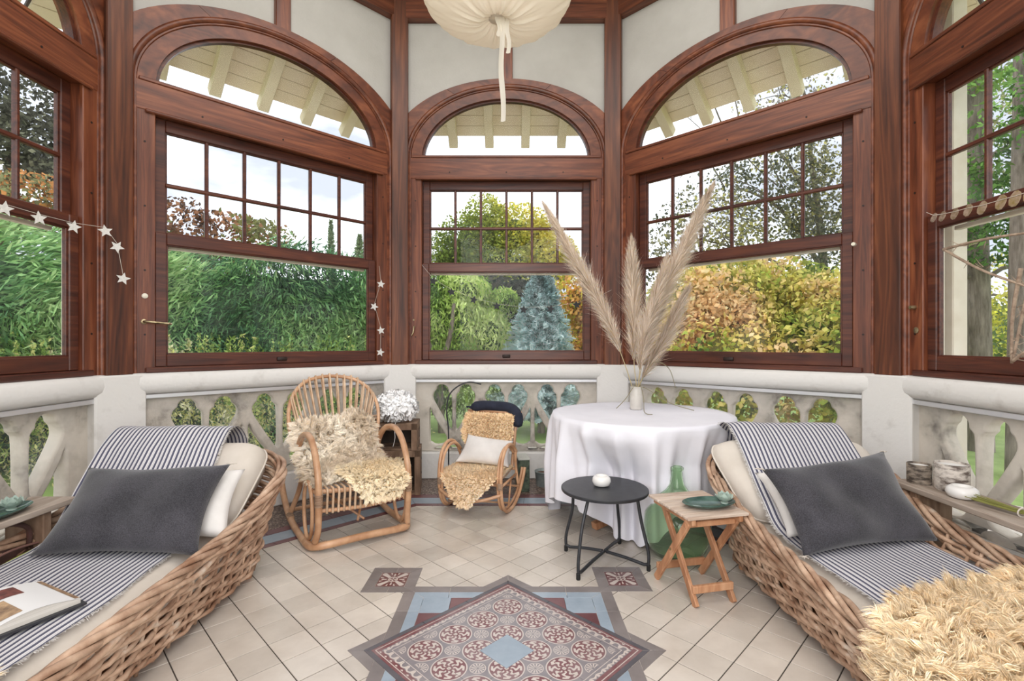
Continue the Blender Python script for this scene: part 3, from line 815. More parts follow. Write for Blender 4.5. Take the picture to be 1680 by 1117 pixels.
for k in range(4):
    a = k * PI / 2; ca, sa = math.cos(a), math.sin(a)
    R = lambda P: [(x * ca - y * sa, x * sa + y * ca) for x, y in P]
    # thin dark strip round the diamond
    for s, e in ((-0.375, -0.12), (-0.12, 0.12), (0.12, 0.375)):
        so = -0.395 if s == -0.375 else s; eo = 0.395 if e == 0.375 else e
        piece('dark_strip', rot45(R([(s, 0.375), (e, 0.375), (eo, 0.395), (so, 0.395)])), M['char_tile'])
    # grey tip bands outside the square
    piece('grey_border_tile', R([(0, 0.559), (0.059, 0.50), (0.122, 0.50), (0.061, 0.561), (0, 0.622)]), M['grey_tile'])
    piece('grey_border_tile', R([(0, 0.559), (0, 0.622), (-0.061, 0.561), (-0.122, 0.50), (-0.059, 0.50)]), M['grey_tile'])
    # band of the upright square
    for s in (-1, 1):
        piece('grey_border_tile', R([(s * 0.114, 0.445), (s * 0.28, 0.445), (s * 0.28, 0.50), (s * 0.059, 0.50)]), M['grey_tile'])
        piece('grey_border_tile', R([(s * 0.28, 0.445), (s * 0.445, 0.445), (s * 0.50, 0.50), (s * 0.28, 0.50)]), M['grey_tile'])
    # blue corner
    piece('blue_tile', R([(0.114, 0.445), (0.164, 0.395), (0.28, 0.395), (0.28, 0.445)]), M['blue_tile'])
    piece('blue_tile', R([(0.28, 0.395), (0.395, 0.395), (0.445, 0.445), (0.28, 0.445)]), M['blue_tile'])
    piece('blue_tile', R([(0.445, 0.114), (0.395, 0.164), (0.395, 0.28), (0.445, 0.28)]), M['blue_tile'])
    piece('blue_tile', R([(0.395, 0.28), (0.395, 0.395), (0.445, 0.445), (0.445, 0.28)]), M['blue_tile'])
    piece('burgundy_tile', R([(0.164, 0.395), (0.265, 0.294), (0.265, 0.395)]), M['wine_tile'])
    piece('burgundy_tile', R([(0.395, 0.164), (0.294, 0.265), (0.395, 0.265)]), M['wine_tile'])
    piece('blue_tile', R([(0.265, 0.294), (0.294, 0.265), (0.395, 0.265), (0.395, 0.395), (0.265, 0.395)]), M['blue_tile'])
    # framed ornamental corner tile
    qx, qy = 0.5725, 0.5825
    c4 = R([(qx, qy)])[0]
    I = [(qx - 0.072, qy - 0.072), (qx + 0.072, qy - 0.072), (qx + 0.072, qy + 0.072), (qx - 0.072, qy + 0.072)]
    O = [(qx - 0.1275, qy - 0.1275), (qx + 0.1275, qy - 0.1275), (qx + 0.1275, qy + 0.1275), (qx - 0.1275, qy + 0.1275)]
    for n in range(4):
        mI = ((I[n][0] + I[(n + 1) % 4][0]) / 2, (I[n][1] + I[(n + 1) % 4][1]) / 2); mO = ((O[n][0] + O[(n + 1) % 4][0]) / 2, (O[n][1] + O[(n + 1) % 4][1]) / 2)
        piece('grey_border_tile', R([I[n], mI, mO, O[n]]), M['grey_tile']).location.z = 0.0006
        piece('grey_border_tile', R([mI, I[(n + 1) % 4], O[(n + 1) % 4], mO]), M['grey_tile']).location.z = 0.0006
    o = piece('ornamental_tile', R(I), pattern_mat('fleur tile', RX + c4[0], RY + c4[1], 0, 0.144, 'fleur')); o.location.z = 0.0006
# bands along the walls
for k in range(8):
    a = math.radians(k * 45)
    if k == 4: continue
    R3 = lambda x, y: (CX + x * math.cos(a) - y * math.sin(a), CY + x * math.sin(a) + y * math.cos(a))
    for (r0, r1, mt, nm, n) in ((1.578, 1.628, 'wine_tile', 'burgundy_tile', 8), (1.632, 1.762, 'blue_tile', 'blue_tile', 5), (1.766, 1.846, 'wine_tile', 'burgundy_tile', 7)):
        for q in range(n):
            f0, f1 = q / n * 2 - 1, (q + 1) / n * 2 - 1
            P = [R3(f0 * r0 * T8, r0), R3(f1 * r0 * T8, r0), R3(f1 * r1 * T8, r1), R3(f0 * r1 * T8, r1)]
            c = np.mean(P, 0); P = np.array(P) - c; P = P * (1 - 0.0012 / np.linalg.norm(P, axis=1)[:, None])
            MB().prism(P[::-1], -0.01, 0.0, 0.001).build(nm, M[mt], floor).location = (c[0], c[1], 0)
    P = [R3(-1.85 * T8, 1.85), R3(1.85 * T8, 1.85), R3(2.31 * T8, 2.31), R3(-2.31 * T8, 2.31)]
    MB().prism(P[::-1], -0.01, 0.0).build('mosaic_border', M['terrazzo'], floor)

# ------------------------------------------------------------------ garden
def hn_link(t, *nodes):
    a = N(t, 'ShaderNodeAttribute', attribute_name='hn'); n = N(t, 'ShaderNodeVectorMath', operation='NORMALIZE')
    t.links.new(a.outputs['Vector'], n.inputs[0])
    neg = N(t, 'ShaderNodeVectorMath', operation='SCALE', Scale=-1.0); t.links.new(n.outputs[0], neg.inputs[0])
    t.links.new(n.outputs[0], nodes[0].inputs['Normal']); t.links.new(neg.outputs[0], nodes[1].inputs['Normal'])
def leaf_mat(name, transl=0.35, rough=0.6):
    m = bpy.data.materials.new(name); m.use_nodes = True; t = m.node_tree; t.nodes.clear()
    out = N(t, 'ShaderNodeOutputMaterial'); at = N(t, 'ShaderNodeAttribute', attribute_name='tint')
    d = N(t, 'ShaderNodeBsdfDiffuse'); tr = N(t, 'ShaderNodeBsdfTranslucent'); mx = N(t, 'ShaderNodeAddShader')
    hn_link(t, d, tr)
    t.links.new(at.outputs['Color'], d.inputs['Color']); t.links.new(at.outputs['Color'], tr.inputs['Color'])
    t.links.new(d.outputs[0], mx.inputs[0]); t.links.new(tr.outputs[0], mx.inputs[1]); t.links.new(mx.outputs[0], out.inputs['Surface'])
    return m
M['leaf'] = leaf_mat('garden leaves')
M['bark'] = noise_mat('grey brown bark', (0.10, 0.075, 0.055), (0.34, 0.28, 0.23), (6, 6, 1.2), 0.9, 'Object', bump=0.6, nscale=3)
M['lawn'] = noise_mat('lawn', (0.24, 0.36, 0.08), (0.38, 0.52, 0.16), (1, 1, 1), 0.9, 'World', detail=8, nscale=3)
GZ = -0.45
V = [(-70, -30, GZ), (70, -30, GZ), (70, 90, GZ), (-70, 90, GZ)]
bounce_pts = [(CX + 6.1 * math.cos(PI / 8 + k * PI / 4), CY + 6.1 * math.sin(PI / 8 + k * PI / 4)) for k in range(8)]
MB().prism(bounce_pts, GZ - 0.02, GZ + 0.02).build('bounce_ring', noise_mat('pale bounce', (0.62, 0.54, 0.45), (0.84, 0.76, 0.66), (1, 1, 1), 0.9, 'World', nscale=30), kind='structure', label='pale bounce ring around the veranda, added unseen to brighten the eaves', cat='bounce ring')  # unseen pale ring, added to bounce warm light up to the soffit
mk('lawn', V, [(0, 1, 2, 3)], M['lawn'], kind='structure', label='bright green lawn around the veranda', cat='lawn')

def quads(C, D, Wd, L, wdt):
    """ribbon leaves: centre C, long direction D, side direction Wd"""
    n = len(C)
    L = np.broadcast_to(L, (n,))[:, None]; wdt = np.broadcast_to(wdt, (n,))[:, None]
    V = np.stack([C - D * L / 2, C + Wd * wdt / 2, C + D * L / 2, C - Wd * wdt / 2], 1).reshape(-1, 3)
    Fc = np.arange(n * 4).reshape(n, 4)
    return V, Fc

def palette_cols(n, pal, wts=None, noise=None, jit=0.18):
    pal = np.array(pal); k = len(pal)
    if noise is None: ix = RNG.choice(k, n, p=wts)
    else:
        t = np.clip((noise + 1) / 2 * k + RNG.normal(0, 0.55, n), 0, k - 1e-3); ix = t.astype(int)
    c = pal[ix] * (1 + RNG.normal(0, jit, (n, 1)))
    return np.clip(c, 0.005, 0.95)

def blob_points(blobs, n, inner=0.55):
    vol = np.array([b[1][0] * b[1][1] * b[1][2] for b in blobs]) ** 0.67
    cnt = (vol / vol.sum() * n).astype(int) + 1
    P = []; Nn = []
    for (c, r), k in zip(blobs, cnt):
        d = RNG.normal(size=(k, 3)); d /= np.linalg.norm(d, axis=1)[:, None]
        rad = inner + (1 - inner) * RNG.random(k) ** 0.6
        rad = rad * (1 + 0.22 * vnoise(d * 2.5 + np.array(c), 1.0, 3))
        P.append(np.array(c) + d * rad[:, None] * np.array(r)); Nn.append(d)
    P = np.vstack(P); Nn = np.vstack(Nn)
    # drop the far side, unseen from the veranda and from a few steps beside
    view = P - np.array([0, 1.5, 1.4]); view /= np.linalg.norm(view, axis=1)[:, None]
    keep = ((Nn * view).sum(1) < 0.35) | (RNG.random(len(P)) < 0.25)
    return P[keep], Nn[keep]

def leaf_tree(name, label, blobs, n, size, pal, origin, trunk=None, aspect=1.6, droop=0.0, sparse=None, cat='tree', nz=0.6, inner=0.5, core=None, crown_name='crown'):
    P, Nn = blob_points(blobs, n, inner)
    if sparse is not None:
        keep = vnoise(P, sparse[0], 11) + RNG.normal(0, 0.25, len(P)) > sparse[1]; P = P[keep]; Nn = Nn[keep]
    m = len(P)
    D = RNG.normal(size=(m, 3)) + Nn * 0.5; D[:, 2] -= droop; D /= np.linalg.norm(D, axis=1)[:, None]
    W = np.cross(D, RNG.normal(size=(m, 3))); W /= np.linalg.norm(W, axis=1)[:, None] + 1e-9
    L = size * RNG.uniform(0.6, 1.4, m)
    V, Fc = quads(P, D, W, L, L / aspect)
    col = palette_cols(m, pal, noise=vnoise(P, nz, 5))
    root = empty(name, origin, 0, label, cat, 'trees and shrubs beyond the windows')
    o = np.array(origin)
    hn = Nn * 0.9 + RNG.normal(0, 0.45, Nn.shape) + np.array([0, 0, 0.45])
    mk(crown_name, V - o, Fc, M['leaf'], root, col=np.repeat(col, 4, 0), hn=np.repeat(hn, 4, 0), kind='stuff')
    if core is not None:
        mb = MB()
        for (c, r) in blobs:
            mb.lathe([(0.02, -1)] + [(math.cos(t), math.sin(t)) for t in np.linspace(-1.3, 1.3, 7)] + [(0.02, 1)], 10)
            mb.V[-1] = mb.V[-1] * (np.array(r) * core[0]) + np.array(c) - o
        mb.build('dark_core', base_mat('shaded inner foliage', core[1], 0.95), root, smooth=3.1)  # solid core added to block see-through; dark colour stands for inner shade
    if trunk:
        mb = MB()
        for pts, r0, r1 in trunk:
            q = spline(np.array(pts) - o, 4); mb.tube(q, np.linspace(r0, r1, len(q)), 8)
        mb.build('trunk', M['bark'], root, smooth=0.9)
    return root
def at(px, Y, z=0.0): return ((px - 840) * Y / F, Y, z)
def zat(py, Y): return H - (py - HOR) * Y / F

# long conifer hedge on the left: sprays of feathery foliage
def hedge():
    A = np.array([-12.0, 2.2]); B = np.array([-1.7, 9.6]); n = 95000
    d = B - A; L = np.linalg.norm(d); d /= L; nr = np.array([d[1], -d[0]])      # towards the veranda
    s = RNG.random(n) * L; h = RNG.random(n) ** 0.85
    top = 2.80 + 0.10 * np.sin(s * 1.3) + 0.08 * np.sin(s * 3.1 + 1) + RNG.normal(0, 0.07, n)
    z = GZ + h * (top - GZ)
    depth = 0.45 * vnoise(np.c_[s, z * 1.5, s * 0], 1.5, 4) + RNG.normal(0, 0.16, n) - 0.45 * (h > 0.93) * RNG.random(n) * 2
    P = np.c_[A[0] + d[0] * s + nr[0] * depth, A[1] + d[1] * s + nr[1] * depth, z]
    sway = vnoise(P, 1.6, 9)
    D = np.c_[nr[0] * 0.7 + d[0] * sway * 1.1, nr[1] * 0.7 + d[1] * sway * 1.1, 0.35 + RNG.normal(0, 0.4, n)] + RNG.normal(0, 0.28, (n, 3))
    D /= np.linalg.norm(D, axis=1)[:, None]
    W = np.cross(D, RNG.normal(size=(n, 3))); W /= np.linalg.norm(W, axis=1)[:, None]
    V, Fc = quads(P, D, W, RNG.uniform(0.08, 0.22, n), RNG.uniform(0.018, 0.038, n))
    pal = [(0.07, 0.15, 0.08), (0.13, 0.27, 0.12), (0.20, 0.38, 0.16), (0.30, 0.50, 0.20), (0.42, 0.60, 0.26)]
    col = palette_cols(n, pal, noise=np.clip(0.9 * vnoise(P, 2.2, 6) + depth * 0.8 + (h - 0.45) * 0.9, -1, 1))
    root = empty('conifer_hedge', (A[0] + d[0] * L / 2, A[1] + d[1] * L / 2, GZ), 0, 'tall feathery green conifer hedge behind the left windows', 'hedge')
    o = np.array(root.location)
    hn = np.c_[nr[0] + 0 * s, nr[1] + 0 * s, 0.5 + 0 * s] + RNG.normal(0, 0.45, (n, 3))
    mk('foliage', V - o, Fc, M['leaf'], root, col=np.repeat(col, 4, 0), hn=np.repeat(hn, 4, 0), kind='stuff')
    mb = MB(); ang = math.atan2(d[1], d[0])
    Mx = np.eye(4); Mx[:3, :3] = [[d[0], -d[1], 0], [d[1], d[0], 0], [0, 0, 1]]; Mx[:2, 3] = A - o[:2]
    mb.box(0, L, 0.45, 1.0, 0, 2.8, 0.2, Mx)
    mb.build('dark_core', base_mat('hedge core', (0.07, 0.13, 0.06), 0.95), root)  # solid dark box added behind the sprays to stop see-through
hedge()
# weeds and seed heads in front of the hedge
def weeds(name, label, p0, p1, n, top, pal, spread=0.5, origin=None):
    A = np.array(p0); B = np.array(p1); s = RNG.random(n)
    stems = max(12, n // 90); sid = RNG.integers(0, stems, n); sx = RNG.random(stems); hs = top * RNG.uniform(0.72, 1.08, stems)
    f = RNG.random(n) ** 0.7
    base = A + (B - A) * sx[sid][:, None]
    P = np.c_[base[:, 0] + RNG.normal(0, spread * 0.25, stems)[sid] + RNG.normal(0, 0.04, n) * (1.3 - f), base[:, 1] + RNG.normal(0, spread * 0.5, stems)[sid] + RNG.normal(0, 0.04, n) * (1.3 - f), GZ + f * (hs[sid] - GZ)]
    D = RNG.normal(size=(n, 3)); D[:, 2] = np.abs(D[:, 2]) + 0.4; D /= np.linalg.norm(D, axis=1)[:, None]
    W = np.cross(D, RNG.normal(size=(n, 3))); W /= np.linalg.norm(W, axis=1)[:, None]
    V, Fc = quads(P, D, W, RNG.uniform(0.03, 0.08, n), RNG.uniform(0.012, 0.03, n))
    c = palette_cols(n, pal, noise=vnoise(P, 3, 2))
    o = np.array([(A[0] + B[0]) / 2, (A[1] + B[1]) / 2, GZ])
    mk(name, V - o, Fc, M['leaf'], col=np.repeat(c, 4, 0), hn=np.repeat(np.array([[0.3, -0.8, 0.7]]) + RNG.normal(0, 0.4, (n, 3)), 4, 0), kind='stuff', label=label, cat='weeds').location = o
weeds('flowering_weeds', 'pale green weeds with seed heads at the hedge foot', (-7.2, 5.0), (-1.6, 7.6), 26000, 1.24, [(0.16, 0.24, 0.05), (0.32, 0.42, 0.12), (0.50, 0.50, 0.18), (0.62, 0.60, 0.36)])
weeds('tall_weeds', 'tall pale weeds outside the left side window', (-6.6, 3.4), (-5.6, 5.4), 9000, 1.30, [(0.2, 0.28, 0.08), (0.40, 0.46, 0.16), (0.62, 0.60, 0.36)])

# trees: (px, py) rows turned into places in the garden
Y = 13.0
leaf_tree('copper_tree', 'reddish brown thinning tree above the hedge', [(at(340, Y, zat(395, Y)), (1.5, 1.2, 1.0)), (at(290, Y, zat(380, Y)), (1.0, 1.0, 1.1)), (at(400, Y, zat(400, Y)), (1.2, 1, 0.75))], 9000, 0.13,
          [(0.10, 0.06, 0.04), (0.26, 0.12, 0.06), (0.40, 0.20, 0.10), (0.22, 0.22, 0.08)], at(340, Y, GZ), [([at(340, Y, GZ), at(342, Y, 2), at(335, Y, 4.6)], 0.12, 0.03)], sparse=(1.3, -0.4))
for (px, py, wd, cat_) in ((543, 362, 0.22, 0), (250, 330, 0.3, 1), (590, 385, 0.45, 2)):
    Yc = 10.5
    n = 2200; top = zat(py, Yc); f = RNG.random(n); ang = RNG.random(n) * 6.28; rr = wd * (1 - f) ** 0.8 * RNG.uniform(0.3, 1, n)
    P = np.c_[at(px, Yc)[0] + rr * np.cos(ang), Yc + rr * np.sin(ang), 1.2 + f * (top - 1.2)]
    D = np.c_[np.cos(ang), np.sin(ang), RNG.uniform(0.2, 1.0, n)]; D /= np.linalg.norm(D, axis=1)[:, None]
    W = np.cross(D, RNG.normal(size=(n, 3))); W /= np.linalg.norm(W, axis=1)[:, None]
    V, Fc = quads(P, D, W, 0.12, 0.025); o = np.array(at(px, Yc, GZ))
    c = palette_cols(n, [(0.16, 0.24, 0.12), (0.30, 0.36, 0.20)], noise=vnoise(P, 2, 1))
    r = empty('young_conifer', tuple(o), 0, ['slim conifer tip rising above the hedge in the left diagonal window', 'dark conifer top beside the copper tree, nearest the left corner post', 'low pale conifer top at the right end of the hedge'][cat_], 'tree', 'trees and shrubs beyond the windows')
    mk('crown', V - o, Fc, M['leaf'], r, col=np.repeat(c, 4, 0), hn=np.repeat(np.c_[np.cos(ang), np.sin(ang), 0.5 + 0 * ang] + RNG.normal(0, 0.3, (n, 3)), 4, 0), kind='stuff')
    MB().tube([(0, 0, 0), (0, 0, top - GZ - 0.1)], [0.05, 0.012], 6).build('trunk', M['bark'], r)
Y = 12.0
leaf_tree('grey_oak', 'grey green thinning tree seen through the left side window', [(at(20, Y, 6.6), (1.5, 1.3, 1.7)), (at(75, Y, 5.9), (0.9, 1, 0.9)), (at(40, Y, 4.9), (1.6, 1, 0.9)), (at(-60, Y, 6.2), (1.6, 1.3, 2.0))], 16000, 0.13,
          [(0.10, 0.10, 0.07), (0.20, 0.20, 0.13), (0.28, 0.27, 0.17)], at(0, Y, GZ), [([at(-10, Y, GZ), at(0, Y, 3), at(20, Y, 6.5)], 0.2, 0.05)], sparse=(1.2, -0.35))
leaf_tree('orange_shrub', 'orange autumn tree low behind the left hedge', [(at(30, 11, 4.3), (1.3, 0.9, 0.7)), (at(-60, 11, 4.4), (1.2, 0.9, 0.8))], 6500, 0.11,
          [(0.45, 0.16, 0.05), (0.62, 0.28, 0.10), (0.30, 0.30, 0.14)], at(20, 11, GZ), [([at(20, 11, GZ), at(22, 11, 4)], 0.09, 0.03)])
# back window
Y = 18.0
leaf_tree('yellowing_poplar', 'tall yellow-green tree crown filling the upper back window', [(at(800, Y, zat(375, Y)), (0.9, 0.9, 1.25)), (at(845, Y, zat(380, Y)), (1.4, 1, 1.05)), (at(770, Y, zat(395, Y)), (1.1, 1, 1.0)), (at(735, Y, zat(425, Y)), (1.1, 1, 0.9)), (at(905, Y, zat(425, Y)), (1.1, 1, 0.9)),
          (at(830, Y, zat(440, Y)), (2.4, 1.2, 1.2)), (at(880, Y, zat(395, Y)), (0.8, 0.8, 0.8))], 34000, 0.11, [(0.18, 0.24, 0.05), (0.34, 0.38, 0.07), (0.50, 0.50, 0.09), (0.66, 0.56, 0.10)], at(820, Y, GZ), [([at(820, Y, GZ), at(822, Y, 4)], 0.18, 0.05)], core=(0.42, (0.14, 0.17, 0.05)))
Y = 9.5
leaf_tree('weeping_willow', 'light green weeping tree at left in the back window', [(at(745, Y, 1.55), (0.95, 0.8, 1.0)), (at(700, Y, 1.7), (0.9, 0.8, 0.9)), (at(800, Y, 1.35), (0.55, 0.6, 0.85)), (at(760, Y, 2.2), (0.7, 0.6, 0.5)), (at(830, Y, 2.0), (0.35, 0.4, 0.3)), (at(740, Y, 0.7), (1.1, 0.8, 0.9))], 26000, 0.115,
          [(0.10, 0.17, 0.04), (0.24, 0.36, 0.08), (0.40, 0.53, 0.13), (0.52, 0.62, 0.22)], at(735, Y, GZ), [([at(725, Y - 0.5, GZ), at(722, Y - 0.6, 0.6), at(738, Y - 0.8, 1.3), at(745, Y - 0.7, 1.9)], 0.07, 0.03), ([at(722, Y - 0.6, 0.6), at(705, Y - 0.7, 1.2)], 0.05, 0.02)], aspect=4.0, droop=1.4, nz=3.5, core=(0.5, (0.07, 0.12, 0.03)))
def spruce(px, Y, top, R, label):
    o = np.array(at(px, Y, GZ)); C = []; D = []
    tiers = 26
    for k in range(tiers):
        z = GZ + 0.2 + (top - GZ - 0.25) * k / tiers; rr = R * (1 - k / tiers) ** 0.8 + 0.05
        nb = 12 + int(8 * (1 - k / tiers))
        for b in range(nb):
            a = b * 2 * PI / nb + k * 0.9 + RNG.uniform(-0.2, 0.2); L = rr * RNG.uniform(0.75, 1.1); m = int(16 + 60 * L)
            s = np.linspace(0.12, 1, m) * L
            zz = z + 0.12 * s + 0.10 * np.sin(s / L * 3)
            P = np.c_[o[0] + np.cos(a) * s, o[1] + np.sin(a) * s, zz]
            side = np.array([-math.sin(a), math.cos(a), 0]); P = P + side * (RNG.uniform(-1, 1, (m, 1)) * 0.16 * (1.1 - s / L)[:, None])
            d = np.array([math.cos(a), math.sin(a), 0.3]) + RNG.normal(0, 0.55, (m, 3)) 
            C.append(P); D.append(d)
    P = np.vstack(C); D = np.vstack(D); n = len(P)
    P = np.repeat(P, 3, 0) + RNG.normal(0, 0.02, (n * 3, 3)); D = np.repeat(D, 3, 0) + RNG.normal(0, 0.4, (n * 3, 3)); D /= np.linalg.norm(D, axis=1)[:, None]
    W = np.cross(D, RNG.normal(size=P.shape)); W /= np.linalg.norm(W, axis=1)[:, None]
    V, Fc = quads(P, D, W, 0.10, 0.020)
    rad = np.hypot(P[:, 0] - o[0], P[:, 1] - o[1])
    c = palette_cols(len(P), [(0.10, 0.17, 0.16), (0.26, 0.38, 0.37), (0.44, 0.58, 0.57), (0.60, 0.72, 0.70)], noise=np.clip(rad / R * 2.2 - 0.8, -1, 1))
    r = empty('blue_spruce', tuple(o), 0, label, 'tree', 'trees and shrubs beyond the windows')
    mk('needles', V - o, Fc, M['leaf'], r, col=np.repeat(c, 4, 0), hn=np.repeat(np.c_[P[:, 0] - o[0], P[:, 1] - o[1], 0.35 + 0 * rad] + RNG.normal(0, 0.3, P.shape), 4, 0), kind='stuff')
    MB().tube([(0, 0, 0), (0, 0, top - GZ - 0.05)], [0.07, 0.01], 8).build('trunk', M['bark'], r)
spruce(888, 9.0, 2.65, 0.95, 'silvery blue spruce at right in the back window')
Y = 14.5
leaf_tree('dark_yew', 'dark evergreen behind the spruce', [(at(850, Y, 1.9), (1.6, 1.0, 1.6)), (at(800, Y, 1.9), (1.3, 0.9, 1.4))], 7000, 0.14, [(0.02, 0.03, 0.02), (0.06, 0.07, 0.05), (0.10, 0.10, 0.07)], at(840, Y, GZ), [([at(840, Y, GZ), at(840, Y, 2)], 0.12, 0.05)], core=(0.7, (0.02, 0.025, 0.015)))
Y = 11.5
leaf_tree('orange_maple', 'orange and yellow shrub at the right edge of the back window', [(at(955, Y, 2.15), (0.75, 0.6, 0.75)), (at(975, Y, 0.9), (0.9, 0.6, 0.9)), (at(1000, Y, 1.6), (0.8, 0.6, 0.9))], 9000, 0.10, [(0.34, 0.40, 0.06), (0.60, 0.52, 0.08), (0.72, 0.40, 0.12), (0.66, 0.34, 0.14)], at(970, Y, GZ), [([at(970, Y, GZ), at(970, Y, 1.5)], 0.08, 0.03)], core=(0.5, (0.2, 0.16, 0.04)))
# right diagonal window
Y = 9.0
au = [(0.16, 0.24, 0.05), (0.36, 0.42, 0.08), (0.62, 0.56, 0.14), (0.80, 0.62, 0.22), (0.84, 0.58, 0.30)]
leaf_tree('autumn_beech', 'yellow, orange and green beech hedge tree in the right diagonal window', [(at(1120, Y, 1.7), (1.0, 0.8, 1.0)), (at(1200, Y, 1.9), (1.2, 0.9, 1.0)), (at(1290, Y, 1.85), (1.2, 0.9, 0.95)), (at(1370, Y - 0.5, 1.6), (1.1, 0.9, 1.0)), (at(1240, Y - 0.5, 0.9), (2.2, 0.9, 1.2)), (at(1090, Y, 1.0), (1.0, 0.8, 1.2)), (at(1420, Y - 1.4, 0.9), (1.0, 0.8, 1.2))],
          46000, 0.10, au, at(1240, Y, GZ), [([at(1240, Y, GZ), at(1242, Y, 1.6)], 0.12, 0.05)], aspect=1.7, core=(0.55, (0.20, 0.19, 0.06)), nz=2.4)
Y = 12.5
tk = [([at(1360, Y, GZ), at(1352, Y, 3), at(1330, Y, 6)], 0.16, 0.05), ([at(1352, Y, 3), at(1280, Y, 4.6), at(1200, Y, 5.2)], 0.07, 0.012), ([at(1340, Y, 4.5), at(1270, Y, 6.2), at(1190, Y, 6.6)], 0.06, 0.012), ([at(1352, Y, 2.6), at(1250, Y, 3.4), at(1130, Y, 3.9)], 0.06, 0.012), ([at(1330, Y, 6), at(1310, Y, 8), at(1240, Y, 8.6)], 0.05, 0.012)]
for q in range(26):
    a0 = RNG.uniform(1170, 1370); z0 = RNG.uniform(3.2, 7.6)
    tk.append(([at(a0, Y, z0), at(a0 - RNG.uniform(15, 45), Y - RNG.uniform(-0.5, 0.6), z0 + RNG.uniform(0, 0.9)), at(a0 - RNG.uniform(45, 90), Y - RNG.uniform(-0.8, 0.9), z0 + RNG.uniform(-0.2, 1.2))], 0.02, 0.006))
leaf_tree('thinning_lime_tree', 'tall tree with thin grey and yellow leaves against the sky, right diagonal window', [(at(1330, Y, 6.2), (1.9, 1.3, 2.0)), (at(1270, Y, 5.2), (1.7, 1.2, 1.5)), (at(1190, Y, 4.3), (1.4, 1.1, 1.1)), (at(1360, Y, 7.8), (1.4, 1.2, 1.2)), (at(1380, Y, 4.6), (1.6, 1.2, 1.6)), (at(1100, Y, 3.4), (1.0, 0.9, 0.9)), (at(1290, Y, 3.6), (2.0, 1.2, 1.0))],
          30000, 0.095, [(0.12, 0.13, 0.08), (0.26, 0.25, 0.15), (0.46, 0.42, 0.14), (0.30, 0.27, 0.22)], at(1360, Y, GZ), tk, sparse=(2.2, -0.15), nz=1.0)
# right side window
def trunk_tree(px, Y, r, label, lean=0.0, name='pine_tree', blobs=None, n=0, pal=None, size=0.1):
    o = at(px, Y, GZ)
    tk = [([at(px, Y, GZ), at(px + lean * 0.4, Y, 2), at(px + lean, Y, 4.5), at(px + lean * 1.2, Y, 8)], r, r * 0.5)]
    for q in range(7):
        z = RNG.uniform(1.8, 6); sgn = RNG.choice([-1, 1])
        tk.append(([at(px + lean * 0.6, Y, z), at(px + lean + sgn * 60, Y, z + 0.3), at(px + lean + sgn * 130, Y - 0.4, z + RNG.uniform(-0.3, 0.5))], 0.045, 0.01))
    return leaf_tree(name, label, blobs, n, size, pal, o, tk, aspect=2.2, sparse=(1.5, -0.1))
gp = [(0.10, 0.20, 0.05), (0.20, 0.36, 0.09), (0.34, 0.52, 0.13), (0.48, 0.60, 0.18)]
trunk_tree(1608, 7.5, 0.17, 'cedar with a broad grey trunk, right side window', -8, 'cedar_tree', [(at(1600, 7.2, 4.4), (1.6, 0.9, 1.0)), (at(1680, 7.0, 3.9), (1.4, 0.8, 0.6)), (at(1590, 7.2, 3.1), (0.9, 0.7, 0.35)), (at(1640, 7.2, 2.6), (1.1, 0.7, 0.3)), (at(1600, 7.3, 5.6), (1.5, 0.9, 0.8))], 17000, gp, 0.09)
trunk_tree(1672, 6.0, 0.13, 'second cedar trunk at the right edge, right side window', 6, 'cedar_tree', [(at(1700, 6.0, 4.2), (1.2, 0.8, 0.9)), (at(1690, 6.0, 2.7), (0.9, 0.6, 0.3)), (at(1640, 6.0, 3.6), (0.8, 0.6, 0.4))], 9000, gp, 0.08)
trunk_tree(1560, 10.5, 0.15, 'slim trunk standing farther back behind the cedars', 10, 'bare_tree', [(at(1560, 10.5, 6.0), (1.2, 0.9, 1.6)), (at(1600, 10.5, 4.2), (1.6, 0.9, 0.8))], 7000, [(0.14, 0.18, 0.08), (0.28, 0.32, 0.14), (0.40, 0.38, 0.2)], 0.09)
yl = [(0.20, 0.28, 0.05), (0.44, 0.46, 0.07), (0.68, 0.66, 0.10), (0.80, 0.74, 0.18)]
leaf_tree('yellow_shrub', 'yellow-green undergrowth behind the cedar trunks', [(at(1600, 9, 1.1), (1.3, 0.7, 1.1)), (at(1680, 8.5, 1.4), (1.3, 0.7, 1.2)), (at(1530, 9.5, 1.0), (1.2, 0.7, 1.0)), (at(1640, 9.2, 2.2), (1.4, 0.8, 0.7))], 16000, 0.08, yl, at(1620, 9, GZ), [([at(1620, 9, GZ), at(1620, 9, 1)], 0.06, 0.03)], sparse=(1.8, -0.5), nz=1.2)
# far band of trees that closes the horizon
for px, Y, c, nm in ((120, 24, [(0.10, 0.14, 0.06), (0.2, 0.24, 0.1)], 'far green treeline behind the hedge'), (1130, 26, [(0.14, 0.15, 0.07), (0.34, 0.30, 0.12)], 'far autumn treeline at right'), (1620, 20, [(0.12, 0.17, 0.06), (0.30, 0.34, 0.10)], 'far leafy treeline behind the cedars'), (700, 28, [(0.13, 0.17, 0.06), (0.30, 0.32, 0.10)], 'far mixed treeline behind the willow')):
    leaf_tree('far_trees', nm, [(at(px + k * 75, Y, 1.2 + 0.4 * math.sin(k * 2.1)), (2.3, 1.2, 2.0)) for k in range(-3, 4)], 9000, 0.26, c, at(px, Y, GZ), None, core=(0.75, c[0]), cat='trees')
